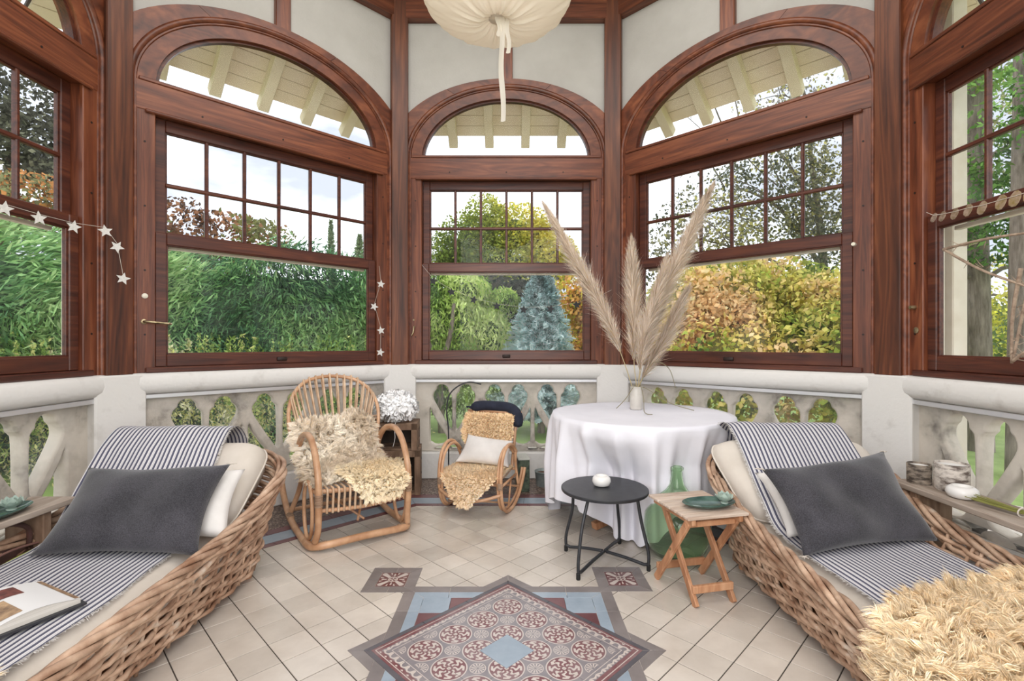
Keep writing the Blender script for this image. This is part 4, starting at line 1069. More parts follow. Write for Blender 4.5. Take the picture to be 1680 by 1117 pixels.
# ------------------------------------------------------------------ materials of the furniture
M['wicker'] = noise_mat('wicker cane', (0.27, 0.14, 0.08), (0.58, 0.40, 0.28), (1, 1, 1), 0.55, 'World', detail=6, bump=0.15, nscale=9, lo=0.32, hi=0.60, rand=0.18, c3=(0.70, 0.60, 0.50), bscale=50)
M['rattan'] = noise_mat('rattan pole', (0.38, 0.18, 0.085), (0.66, 0.40, 0.235), (1, 1, 1), 0.35, 'World', detail=5, nscale=7, lo=0.3, hi=0.65, rand=0.1)
M['rattan_thin'] = noise_mat('rattan rod', (0.42, 0.24, 0.13), (0.70, 0.52, 0.36), (1, 1, 1), 0.45, 'World', detail=5, nscale=12, lo=0.3, hi=0.65, rand=0.15)
M['binding'] = noise_mat('cane binding', (0.22, 0.13, 0.08), (0.48, 0.33, 0.22), (1, 1, 120), 0.6, 'Object', nscale=1)
M['linen'] = noise_mat('natural linen', (0.58, 0.52, 0.45), (0.68, 0.62, 0.55), (1, 1, 1), 0.95, 'World', nscale=5, bump=0.25, bscale=14)
M['white_cotton'] = noise_mat('white cotton', (0.66, 0.63, 0.60), (0.76, 0.73, 0.70), (1, 1, 1), 0.95, 'World', nscale=8, bump=0.2, bscale=20)
M['cloth'] = noise_mat('white tablecloth', (0.76, 0.75, 0.80), (0.83, 0.82, 0.87), (1, 1, 1), 0.9, 'World', nscale=4, bump=0.05, bscale=9)
def denim():
    m = base_mat('charcoal denim', (0.05, 0.05, 0.065), 0.95); t = m.node_tree; b = t.nodes['Principled BSDF']
    tc = N(t, 'ShaderNodeTexCoord')
    n1 = N(t, 'ShaderNodeTexNoise', Scale=260.0, Detail=3); n2 = N(t, 'ShaderNodeTexNoise', Scale=7.0, Detail=5)
    t.links.new(tc.outputs['Object'], n1.inputs[0]); t.links.new(tc.outputs['Object'], n2.inputs[0])
    a = mathn(t, 'ADD', mathn(t, 'MULTIPLY', n1.outputs[0], 0.65), mathn(t, 'MULTIPLY', n2.outputs[0], 0.5))
    cr = N(t, 'ShaderNodeValToRGB'); e = cr.color_ramp.elements; e[0].position = 0.38; e[0].color = (0.010, 0.010, 0.013, 1); e[1].position = 0.84; e[1].color = (0.085, 0.080, 0.094, 1)
    t.links.new(a, cr.inputs[0]); t.links.new(cr.outputs[0], b.inputs['Base Color'])
    b.inputs['Sheen Weight'].default_value = 0.3
    bp = N(t, 'ShaderNodeBump', Strength=0.3, Distance=0.003); t.links.new(n1.outputs[0], bp.inputs['Height']); t.links.new(bp.outputs[0], b.inputs['Normal'])
    return m
M['denim'] = denim()
def stripes():
    """ticking stripes along the length; u runs across in metres"""
    m = base_mat('blue and white ticking', (0.8, 0.8, 0.8), 0.95); t = m.node_tree; b = t.nodes['Principled BSDF']
    uv = N(t, 'ShaderNodeUVMap'); sp = N(t, 'ShaderNodeSeparateXYZ'); t.links.new(uv.outputs[0], sp.inputs[0])
    f = mathn(t, 'FRACT', mathn(t, 'MULTIPLY', sp.outputs[0], 1 / 0.0225))
    wide = mathn(t, 'LESS_THAN', mathn(t, 'ABSOLUTE', mathn(t, 'SUBTRACT', f, 0.5)), 0.23)
    thin = mathn(t, 'LESS_THAN', mathn(t, 'ABSOLUTE', mathn(t, 'SUBTRACT', f, 0.06)), 0.035)
    fac = mathn(t, 'MAXIMUM', wide, mathn(t, 'MULTIPLY', thin, 0.5))
    mx = N(t, 'ShaderNodeMix', data_type='RGBA'); mx.inputs[6].default_value = (0.68, 0.66, 0.66, 1); mx.inputs[7].default_value = (0.085, 0.085, 0.13, 1)
    t.links.new(fac, mx.inputs[0]); t.links.new(mx.outputs[2], b.inputs['Base Color'])
    return m
M['stripe'] = stripes()
def fur_mat(name, c1, c2):
    m = bpy.data.materials.new(name); m.use_nodes = True; t = m.node_tree; t.nodes.clear()
    out = N(t, 'ShaderNodeOutputMaterial'); at = N(t, 'ShaderNodeAttribute', attribute_name='tint')
    d = N(t, 'ShaderNodeBsdfDiffuse'); tr = N(t, 'ShaderNodeBsdfTranslucent'); mx = N(t, 'ShaderNodeAddShader')
    hn_link(t, d, tr)
    t.links.new(at.outputs['Color'], d.inputs['Color']); t.links.new(at.outputs['Color'], tr.inputs['Color'])
    t.links.new(d.outputs[0], mx.inputs[0]); t.links.new(tr.outputs[0], mx.inputs[1]); t.links.new(mx.outputs[0], out.inputs['Surface'])
    return m
M['fur'] = fur_mat('wool', 0, 0)
M['hide'] = base_mat('hide', (0.55, 0.40, 0.24), 0.9)
M['black_metal'] = noise_mat('black powder coat', (0.018, 0.019, 0.022), (0.035, 0.037, 0.042), (1, 1, 1), 0.42, 'Object', nscale=20)
M['grey_wood'] = wood_mat('weathered grey board', (0.22, 0.17, 0.13), (0.36, 0.29, 0.235), (0.48, 0.41, 0.35), (14, 1.6, 14), 0.75, 0.1)
M['brown_wood'] = wood_mat('old brown crate wood', (0.10, 0.055, 0.03), (0.20, 0.12, 0.075), (0.32, 0.22, 0.15), (10, 10, 3), 0.75, 0.2)
M['acacia'] = wood_mat('acacia legs', (0.33, 0.14, 0.065), (0.50, 0.25, 0.13), (0.62, 0.36, 0.21), (14, 14, 3), 0.5, 0.12)
M['slat'] = wood_mat('sun bleached slats', (0.40, 0.28, 0.21), (0.56, 0.44, 0.35), (0.68, 0.57, 0.48), (3, 20, 20), 0.6, 0.12)
M['ceramic'] = base_mat('white ceramic', (0.80, 0.78, 0.75), 0.25)
M['green_glaze'] = noise_mat('dark green glaze', (0.03, 0.07, 0.06), (0.10, 0.17, 0.14), (1, 1, 1), 0.12, 'Object', nscale=14)
M['celadon'] = noise_mat('pale green glaze', (0.34, 0.45, 0.39), (0.56, 0.66, 0.58), (1, 1, 1), 0.25, 'Object', nscale=18)

def g_ob(name, G, mat, parent=None, uv=None, closed=False, smooth=3.1, **kw):
    G = np.asarray(G, float); a, b = G.shape[:2]
    V = G.reshape(-1, 3)
    return mk(name, V, grid_faces(a, b), mat, parent, uv=None if uv is None else np.asarray(uv).reshape(-1, 2), smooth=smooth, **kw)

# ------------------------------------------------------------------ fur
def fur(name, G, parent, n, length, col1, col2, width=0.0028, clump=0.018, curl=0.25, down=0.5, lift=0.75, seed=1, origin=None, edge=True, comb=(0, 0, 0), pull=0.38):
    """wool on the +normal side of the grid surface G: tapering curved blades gathered in locks"""
    rg = np.random.default_rng(seed)
    G = np.asarray(G, float); a, b = G.shape[:2]
    du = np.gradient(G, axis=0); dv = np.gradient(G, axis=1); Nn = np.cross(du, dv); Nn /= np.linalg.norm(Nn, axis=2)[:, :, None] + 1e-12
    A = np.linalg.norm(np.cross(du, dv), axis=2); w = A[:-1, :-1].ravel(); w /= w.sum()
    def samp(k):
        c = rg.choice(len(w), k, p=w); i = c // (b - 1); j = c % (b - 1); s = rg.random(k)[:, None]; t = rg.random(k)[:, None]
        f = lambda Q: (Q[i, j] * (1 - s) * (1 - t) + Q[i + 1, j] * s * (1 - t) + Q[i, j + 1] * (1 - s) * t + Q[i + 1, j + 1] * s * t)
        ed = np.minimum(np.minimum(i, a - 2 - i) / a, np.minimum(j, b - 2 - j) / b)
        si = (i + s[:, 0]) / a * 2 - 1; sj = (j + t[:, 0]) / b * 2 - 1
        out = f(du) * np.where(np.abs(si) > 0.82, np.sign(si), 0)[:, None] / (np.linalg.norm(f(du), axis=1)[:, None] + 1e-9) + f(dv) * np.where(np.abs(sj) > 0.82, np.sign(sj), 0)[:, None] / (np.linalg.norm(f(dv), axis=1)[:, None] + 1e-9)
        return f(G), f(Nn), out
    P, Nr, out = samp(n)
    ncl = max(20, int(A.sum() / (clump ** 2)))
    Cp, Cn, Co = samp(ncl)
    Ct = rg.normal(0, 1, (ncl, 3)); Cl = rg.uniform(0.75, 1.2, ncl); Cc = rg.random(ncl)
    # nearest clump through blocks
    idx = np.empty(n, int)
    for q in range(0, n, 4000):
        d = ((P[q:q + 4000, None, :] - Cp[None]) ** 2).sum(2); idx[q:q + 4000] = d.argmin(1)
    g = np.array([0, 0, -1.0]); comb = np.array(comb, float)
    dirc = Cn * lift + Ct * curl + g * down * 0.8 + comb + Co * 0.9
    # keep locks on the outside of the hide
    dn = (dirc * Cn).sum(1); dirc += Cn * np.clip(0.28 - dn, 0, None)[:, None]
    dirc /= np.linalg.norm(dirc, axis=1)[:, None]
    L = length * Cl[idx] * rg.uniform(0.7, 1.1, n)
    tipc = Cp[idx] + dirc[idx] * L[:, None]
    tips = P + dirc[idx] * L[:, None]
    tip = tips * (1 - pull) + tipc * pull + rg.normal(0, length * 0.09, (n, 3))
    mid = P * 0.45 + tip * 0.55 + Nr * L[:, None] * 0.22
    q1 = P * 0.8 + mid * 0.2 + Nr * L[:, None] * 0.12
    sd = np.cross(dirc[idx], rg.normal(size=(n, 3))); sd /= np.linalg.norm(sd, axis=1)[:, None] + 1e-9
    wd = width * rg.uniform(0.7, 1.3, n)[:, None]
    wob = sd * (length * 0.06) * np.sin(rg.random(n) * 6.28)[:, None]
    V = np.stack([P - sd * wd / 2, P + sd * wd / 2, q1 - sd * wd / 2 + wob, q1 + sd * wd / 2 + wob, mid - sd * wd * 0.42 - wob, mid + sd * wd * 0.42 - wob, tip], 1)
    base = (np.arange(n) * 7)[:, None]
    T = np.concatenate([base + k for k in ([0, 1, 3], [0, 3, 2], [2, 3, 5], [2, 5, 4], [4, 5, 6])], 1).reshape(-1, 3)
    c1 = np.array(col1); c2 = np.array(col2)
    mixv = np.clip(0.5 + 0.35 * vnoise(P, 14, seed) + (Cc[idx] - 0.5) * 0.22 + rg.normal(0, 0.12, n), 0, 1)[:, None]
    col = c1 * (1 - mixv) + c2 * mixv
    cols = np.repeat(col[:, None, :], 7, 1)
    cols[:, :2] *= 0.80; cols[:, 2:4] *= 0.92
    hn = np.repeat((Nr * 0.9 + dirc[idx] * 0.35 + rg.normal(0, 0.28, (n, 3)) + np.array([0, 0, 0.15]))[:, None, :], 7, 1).reshape(-1, 3)
    V = V.reshape(-1, 3)
    if origin is not None: V = V - np.array(origin)
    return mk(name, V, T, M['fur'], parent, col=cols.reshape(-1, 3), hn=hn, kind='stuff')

CREAM1, CREAM2 = (0.74, 0.54, 0.32), (0.93, 0.80, 0.60)
IVORY1, IVORY2 = (0.66, 0.55, 0.42), (0.95, 0.89, 0.78)

def resample(pts, n):
    P = spline(pts, 10); d = np.r_[0, np.cumsum(np.linalg.norm(np.diff(P, axis=0), axis=1))]
    t = np.linspace(0, d[-1], n)
    return np.stack([np.interp(t, d, P[:, k]) for k in range(P.shape[1])], 1)

def hide_grid(path, hw, side, nu=26, nv=22, shift=None, sag=0.0, seed=0):
    """strip along a centre path (points), half widths hw along it, side = lateral unit vector; outline irregular"""
    C = resample(path, nu); w = np.interp(np.linspace(0, 1, nu), np.linspace(0, 1, len(hw)), hw)
    v = np.linspace(-1, 1, nv); side = np.asarray(side, float)
    w = w * (1 + 0.05 * np.sin(np.linspace(0, 9, nu) + seed))
    G = C[:, None, :] + side[None, None, :] * (v[None, :, None] * w[:, None, None])
    G[:, :, 2] -= sag * (np.abs(v) ** 3)[None, :]
    return G

def sheepskin(name, label, G, n, length, c1, c2, group=None, seed=1, flip=False, **kw):
    G = np.asarray(G)
    if flip: G = G[:, ::-1]
    o = (float(G[..., 0].mean()), float(G[..., 1].mean()), float(G[..., 2].min()))
    a, b = G.shape[:2]
    h = mk(name, G.reshape(-1, 3), grid_faces(a, b), M['hide'], smooth=3.1, origin=o, label=label, cat='sheepskin', group=group)
    fur('fleece', G - np.array(o), h, n, length, c1, c2, seed=seed, **kw)
    return h

def pillow(name, label, c00, c10, c11, c01, th, mat, a=2.4, b=0.55, n=30, pinch=0.05, wr=0.006, seed=0, cat='cushion', round_=0.0, piping=None, **kw):
    c00, c10, c11, c01 = [np.array(c, float) for c in (c00, c10, c11, c01)]
    u = np.linspace(0, 1, n); U, V = np.meshgrid(u, u, indexing='ij')
    s = 2 * U - 1; t = 2 * V - 1
    Ue = U - pinch * s * (1 - t * t) * np.abs(s) ; Ve = V - pinch * t * (1 - s * s) * np.abs(t)
    Ue = 0.5 + (Ue - 0.5) * (1 - round_ * t ** 6); Ve = 0.5 + (Ve - 0.5) * (1 - round_ * s ** 6)
    B = ((1 - Ue) * (1 - Ve))[..., None] * c00 + (Ue * (1 - Ve))[..., None] * c10 + (Ue * Ve)[..., None] * c11 + ((1 - Ue) * Ve)[..., None] * c01
    nn = np.cross(c10 - c00, c01 - c00); nn /= np.linalg.norm(nn)
    f = np.clip((1 - np.abs(s) ** a) * (1 - np.abs(t) ** a), 0, 1) ** b * th / 2
    w1 = wr * vnoise(B, 14, seed) * (f > 0.002); w2 = wr * vnoise(B + 5, 14, seed + 1) * (f > 0.002)
    Gf = B + nn * (f + w1 * np.minimum(f / (th * 0.2), 1))[..., None]; Gb = B - nn * (f + w2 * np.minimum(f / (th * 0.2), 1))[..., None]
    o = (c00 + c10 + c11 + c01) / 4; o[2] = min(Gf[..., 2].min(), Gb[..., 2].min())
    Va = np.vstack([Gf.reshape(-1, 3), Gb.reshape(-1, 3)]); F1 = grid_faces(n, n); F2 = grid_faces(n, n)[:, ::-1] + n * n
    ob = mk(name, Va, np.vstack([F1, F2]), mat, smooth=3.1, origin=tuple(o), label=label, cat=cat, **kw)
    bm = bmesh.new(); bm.from_mesh(ob.data); bmesh.ops.remove_doubles(bm, verts=bm.verts, dist=0.0004); bmesh.ops.recalc_face_normals(bm, faces=bm.faces); bm.to_mesh(ob.data); bm.free()
    for p in ob.data.polygons: p.use_smooth = True
    if piping is not None:
        E = np.vstack([B[:, 0], B[-1, 1:], B[-2::-1, -1], B[0, -2:0:-1]]) - o
        MB().tube(E, 0.005, 6, closed=True).build('piping', piping, ob, smooth=3.1)
    return ob, B, nn, o

# ------------------------------------------------------------------ wicker loungers
ZRIM = ([-2.2, -1.9, -1.3, -0.9, -0.5, -0.3, -0.15, 0.0, 0.2], [0.27, 0.27, 0.30, 0.335, 0.365, 0.405, 0.475, 0.585, 0.60])
def lounger(cx, yb, inner, label, hw=0.33, seed=0):
    """inner = +1 when the side facing the middle of the room is +x"""
    root = empty('wicker_lounger', (cx, yb, 0), 0, label, 'lounger', 'pair of wicker loungers')
    rg = np.random.default_rng(seed)
    L = 1.88; rc = 0.14
    pts = []
    def arc(x, y, a0, a1):
        for a in np.linspace(a0, a1, 7): pts.append((x + rc * math.cos(a), y + rc * math.sin(a)))
    arc(hw - rc, -rc, PI / 2, 0)[0:0] if False else None
    arc(-hw + rc, -rc, PI, PI / 2); arc(hw - rc, -rc, PI / 2, 0); arc(hw - rc, -L + rc, 0, -PI / 2); arc(-hw + rc, -L + rc, -PI / 2, -PI)
    P = np.array(pts); P = np.vstack([P, P[:1]])
    d = np.r_[0, np.cumsum(np.linalg.norm(np.diff(P, axis=0), axis=1))]; PER = d[-1]
    NS = 60; m = NS * 5
    tt = np.arange(m) / m * PER
    B = np.stack([np.interp(tt, d, P[:, 0]), np.interp(tt, d, P[:, 1])], 1)
    T = np.roll(B, -3, 0) - np.roll(B, 3, 0); T /= np.linalg.norm(T, axis=1)[:, None]; Nn = np.stack([-T[:, 1], T[:, 0]], 1)
    zr = np.interp(B[:, 1], *ZRIM)
    k = np.ones(15) / 15; zr = np.convolve(np.r_[zr[-7:], zr, zr[:7]], k, 'valid')
    z0 = 0.045
    def S(f, off=0.0, dz=0.0):
        z = z0 + f * (zr - z0) + dz
        xy = B + Nn * (0.25 * z + off)[:, None]
        return np.c_[xy, z]
    ph = np.arange(m) / 5 * PI
    rows = 13
    for r in range(rows):
        f = (r + 0.35) / rows * np.ones(m)
        off = 0.009 * np.sin(ph + r * PI) + 0.002 * np.sin(tt * 7 + r)
        dz = 0.004 * np.sin(tt * 5 + r * 2.1) + rg.normal(0, 0.0012, m)
        MB().tube(S(f, off, dz), 0.0098 + 0.0012 * np.sin(tt * 3 + r), 6, closed=True).build('weaver', M['wicker'], root, smooth=3.1)
    # extra rods where the back rises
    for r in range(7):
        f = (r + 6.8) / rows
        sel = np.where(zr > 0.405 + 0.015 * r)[0]
        if len(sel) < 8: continue
        q = S(f * np.ones(m), 0.009 * np.sin(ph + r * PI + 1), 0.0)
        # the back edge lies round index 0..; roll so that it is contiguous
        gaps = np.where(np.diff(sel) > 1)[0]
        order = np.r_[sel[gaps[0] + 1:], sel[:gaps[0] + 1]] if len(gaps) else sel
        MB().tube(q[order], 0.0098, 6).build('weaver', M['wicker'], root, smooth=3.1)
    # stakes
    for s in range(NS):
        i = s * 5 + 2
        ln = 2 if (s % 3) else 5
        f = np.linspace(-0.02, 1.0, 7)
        Q = []
        for q, ff in enumerate(f):
            j = (i + int(round(ln * ff))) % m
            z = z0 + ff * (zr[j] - z0); xy = B[j] + Nn[j] * (0.25 * z - 0.001)
            Q.append((xy[0], xy[1], z))
        MB().tube(Q, 0.0075, 6).build('stake', M['wicker'], root, smooth=3.1)
    # braided rim: fat strands winding round each other and dipping down the outside
    for s in range(4):
        wl = 0.44; a = tt / PER * round(PER / wl) * 2 * PI + s * PI / 2
        R = 0.018
        q = S(np.ones(m), R * np.cos(a) + 0.006, 0.006 + R * np.sin(a))
        MB().tube(q, 0.0115 + 0.0015 * np.sin(a * 0.5 + s), 7, closed=True).build('rim_strand', M['wicker'], root, smooth=3.1)
    for s in range(2):
        a = tt / PER * round(PER / 0.46) * 2 * PI + s * PI
        q = S(np.ones(m) * 0.93, 0.020 + 0.006 * np.cos(a), -0.012 + 0.022 * np.sin(a))
        MB().tube(q, 0.0115, 6, closed=True).build('rim_strand', M['wicker'], root, smooth=3.1)
    # floor of the basket and short feet
    fl = MB().prism([(x * 0.98, y) for x, y in P[:-1][::-1]], 0.05, 0.075); fl.build('base_board', M['acacia'], root)
    for x in (-hw + 0.04, hw - 0.04):
        for y in (-0.09, -L + 0.12):
            MB().lathe([(0.028, 0.0), (0.03, 0.02), (0.026, 0.055)], 12, (x, y, 0)).build('foot', M['acacia'], root, smooth=0.6)
    return root

lounger(-1.645, 2.60, 1, 'deep wicker lounger along the left wall with dark cushion', 0.325, 1)
lounger(1.525, 2.70, -1, 'deep wicker lounger along the right wall beside the folding table', 0.33, 2)

def seat_mattress(cx, y0, y1, hw, zt, label, seed):
    n, m = 46, 30
    s = np.linspace(0, 1, n); v = np.linspace(-1, 1, m)
    Y = y0 + (y1 - y0) * s
    G = np.zeros((n, m, 3)); G[..., 0] = cx + v[None] * hw; G[..., 1] = Y[:, None]
    ed = np.clip(1 - np.abs(v) ** 9, 0, 1)[None] ** 0.5 * np.clip(1 - np.abs(2 * s - 1)[:, None] ** 24, 0, 1) ** 0.5
    G[..., 2] = zt - 0.12 * (1 - ed)
    G[..., 2] += 0.007 * vnoise(np.c_[G[..., 0].ravel() * 3.2, G[..., 1].ravel() * 1.2], 9, seed).reshape(n, m) * ed - 0.012 * np.exp(-((np.abs(v)[None] - 0.86) / 0.03) ** 2)
    Gb = G.copy(); Gb[..., 2] = zt - 0.13
    V = np.vstack([G.reshape(-1, 3), Gb.reshape(-1, 3)]); F1 = grid_faces(n, m); F2 = F1[:, ::-1] + n * m
    ring = [(i, 0) for i in range(n)] + [(n - 1, j) for j in range(1, m)] + [(i, m - 1) for i in range(n - 2, -1, -1)] + [(0, j) for j in range(m - 2, 0, -1)]
    ix = np.array([i * m + j for i, j in ring]); nx = np.roll(ix, -1)
    F3 = np.c_[ix, nx, nx + n * m, ix + n * m]
    return mk('seat_mattress', V, np.vstack([F1[:, ::-1], F2[:, ::-1], F3]), M['linen'], smooth=1.0, origin=(cx, (y0 + y1) / 2, zt - 0.2), label=label, cat='mattress')
ZM = 0.325
seat_mattress(-1.645, 0.80, 2.40, 0.360, ZM, 'natural linen mattress lying in the left wicker lounger', 3)
seat_mattress(1.525, 0.90, 2.50, 0.364, ZM, 'natural linen mattress lying in the right wicker lounger', 4)

pillow('back_cushion', 'thick linen back cushion under striped cloth, left lounger', (-2.02, 2.26, 0.325), (-1.30, 2.26, 0.325), (-1.275, 2.63, 0.64), (-2.15, 2.63, 0.64), 0.19, M['linen'], a=6, b=0.45, n=40, pinch=0.0, round_=0.09, wr=0.009, seed=2, piping=M['linen'])
pillow('back_cushion', 'thick linen back cushion under striped cloth, right lounger', (1.16, 2.38, 0.325), (1.90, 2.38, 0.325), (1.95, 2.74, 0.64), (1.075, 2.74, 0.64), 0.19, M['linen'], a=6, b=0.45, n=40, pinch=0.0, round_=0.09, wr=0.009, seed=5, piping=M['linen'])

def throw(name, label, path, x0, x1, seed, fringe_side):
    """striped cloth laid over back cushion and seat; x0, x1 edges along the path"""
    C = resample([(0, y, z) for y, z in path], 110); n = len(C); m = 60
    s = np.linspace(0, 1, n)
    xa = np.interp(s, np.linspace(0, 1, len(x0)), x0); xb = np.interp(s, np.linspace(0, 1, len(x1)), x1)
    v = np.linspace(0, 1, m)
    X = xa[:, None] * (1 - v) + xb[:, None] * v
    T = np.gradient(C, axis=0); T /= np.linalg.norm(T, axis=1)[:, None]; Nn = np.stack([0 * T[:, 0], -T[:, 2], T[:, 1]], 1)
    Nn *= np.sign(Nn[:, 2] + 1e-6)[:, None]
    P2 = np.stack([X.ravel() * 2.6, np.repeat(s * 1.2, m)], 1)
    wob = 0.006 * vnoise(P2, 7, seed).reshape(n, m)
    # soft diagonal folds shift the stripes sideways
    shiftx = 0.006 * vnoise(np.stack([X.ravel(), np.repeat(s * 3, m)], 1), 5, seed + 3).reshape(n, m)
    G = np.zeros((n, m, 3)); G[..., 0] = X + shiftx
    G += (C + 0 * C)[:, None, :] * np.array([0, 1, 1]); G += Nn[:, None, :] * (0.006 + np.abs(wob))[..., None]
    uv = np.stack([np.broadcast_to(v * 0.62, (n, m)), np.repeat(s, m).reshape(n, m)], 2)
    o = (float(X.mean()), float(C[:, 1].mean()), float(C[:, 2].min()))
    ob = g_ob(name, G - np.array(o), M['stripe'], uv=uv, label=label, cat='throw'); ob.location = o
    # fringe
    rg = np.random.default_rng(seed); j = 0 if fringe_side < 0 else m - 1
    K = 1500; i = rg.integers(0, n - 1, K); f = rg.random(K)[:, None]
    P = G[i, j] * (1 - f) + G[i + 1, j] * f - np.array(o)
    D = np.c_[fringe_side * rg.uniform(0.6, 1, K), rg.normal(0, 0.5, K), rg.uniform(-0.5, 0.6, K)]; D /= np.linalg.norm(D, axis=1)[:, None]
    W = np.cross(D, Nn[i]); L = rg.uniform(0.008, 0.02, K)
    V, Fc = quads(P + D * L[:, None] / 2, D, W, L, 0.0025)
    mk('fringe', V, Fc, M['white_cotton'], ob, kind='stuff')
    return ob
TP = [(2.78, 0.60), (2.76, 0.67), (2.70, 0.728), (2.62, 0.742), (2.545, 0.705), (2.377, 0.568), (2.23, 0.442), (2.14, 0.358), (2.04, ZM + 0.003), (1.8, ZM + 0.001), (1.4, ZM), (1.0, ZM)]
throw('striped_throw', 'blue and white striped cotton cloth draped over the left lounger', TP, [-2.10, -2.08, -2.02, -1.97, -1.95, -1.95], [-1.50, -1.48, -1.42, -1.37, -1.335, -1.335], 3, 1)
throw('striped_throw', 'blue and white striped cotton cloth draped over the right lounger', [(y + 0.12 if z > ZM + 0.01 else y + 0.1, z) for y, z in TP], [1.20, 1.20, 1.20, 1.21, 1.225, 1.24], [1.80, 1.80, 1.80, 1.80, 1.80, 1.80], 5, -1)

def tassel(parent, o, corners, mat):
    for c in corners:
        c = np.array(c) - np.array(o); mb = MB()
        rg = np.random.default_rng(int(abs(c[0]) * 1000))
        for k in range(14):
            d = rg.normal(0, 0.5, 3); d[2] = abs(d[2]) * 0.3
            mb.tube([c, c + d * 0.008, c + d * 0.018 + np.array([0, 0, -0.004])], 0.0015, 4)
        mb.build('tassel', mat, parent, smooth=3.1)
c = [(-1.935, 1.965, 0.345), (-1.255, 1.965, 0.345), (-1.288, 2.25, 0.645), (-1.94, 2.25, 0.628)]
wp, *_ = pillow('white_pillow', 'off-white pillow behind the charcoal cushion, left lounger', (-1.84, 2.10, 0.36), (-1.225, 2.12, 0.355), (-1.265, 2.33, 0.60), (-1.84, 2.33, 0.60), 0.11, M['white_cotton'], a=3, b=0.5, seed=7)
p1_, B, nn, o = pillow('charcoal_cushion', 'charcoal denim cushion leaning on left lounger, tassel at one corner', *c, 0.16, M['denim'], a=2.6, b=0.6, pinch=0.055, wr=0.013, seed=11, n=36)
tassel(p1_, o, [c[2], c[1]], M['linen'])
c = [(1.165, 1.965, 0.345), (1.843, 2.113, 0.345), (1.83, 2.42, 0.665), (1.125, 2.22, 0.630)]
pillow('white_pillow', 'off-white pillow behind the charcoal cushion, right lounger', (1.195, 2.13, 0.355), (1.76, 2.20, 0.355), (1.74, 2.47, 0.60), (1.165, 2.36, 0.575), 0.11, M['white_cotton'], a=3, b=0.5, seed=8)
p2_, B, nn, o = pillow('charcoal_cushion', 'charcoal denim cushion tilted on the right lounger', *c, 0.16, M['denim'], a=2.6, b=0.6, pinch=0.055, wr=0.013, seed=12, n=36)
tassel(p2_, o, [c[0], c[2], c[3]], M['linen'])

# big golden fleece on the foot of the right lounger, hanging over the rim
n, m = 40, 34
u = np.linspace(0, 1, n); path = resample([(0.985, 0, 0.10), (1.02, 0, 0.22), (1.06, 0, 0.335), (1.13, 0, 0.385), (1.28, 0, 0.39), (1.55, 0, 0.385), (1.80, 0, 0.395), (1.95, 0, 0.40), (2.05, 0, 0.36)], n)
G = np.zeros((n, m, 3)); v = np.linspace(0, 1, m)
yA = np.interp(u, [0, 0.15, 0.3, 0.5, 0.75, 1], [1.30, 1.40, 1.50, 1.60, 1.70, 1.62]); yB = np.interp(u, [0, 0.3, 0.7, 1], [0.98, 0.90, 0.98, 1.22])
G[..., 0] = path[:, 0][:, None]; G[..., 1] = yA[:, None] * (1 - v) + yB[:, None] * v
G[..., 2] = path[:, 2][:, None] + 0.012 * vnoise(np.stack([G[..., 0].ravel(), G[..., 1].ravel()], 1), 9, 4).reshape(n, m)
sheepskin('sheepskin', 'large golden sheepskin on the foot of the right lounger', G, 80000, 0.058, (0.70, 0.53, 0.33), (0.95, 0.83, 0.63), seed=21, flip=True, width=0.0024, clump=0.018, curl=0.55, down=0.35, lift=0.42, comb=(-0.2, 0.15, 0.0))
n, m = 16, 14
G = np.zeros((n, m, 3)); G[..., 0] = np.linspace(-2.0, -1.30, n)[:, None]; G[..., 1] = np.linspace(0.86, 1.235, m)[None]; G[..., 2] = 0.345
sheepskin('sheepskin', 'cream sheepskin at the very foot of the left lounger', G, 9000, 0.045, CREAM1, CREAM2, seed=22, clump=0.02)

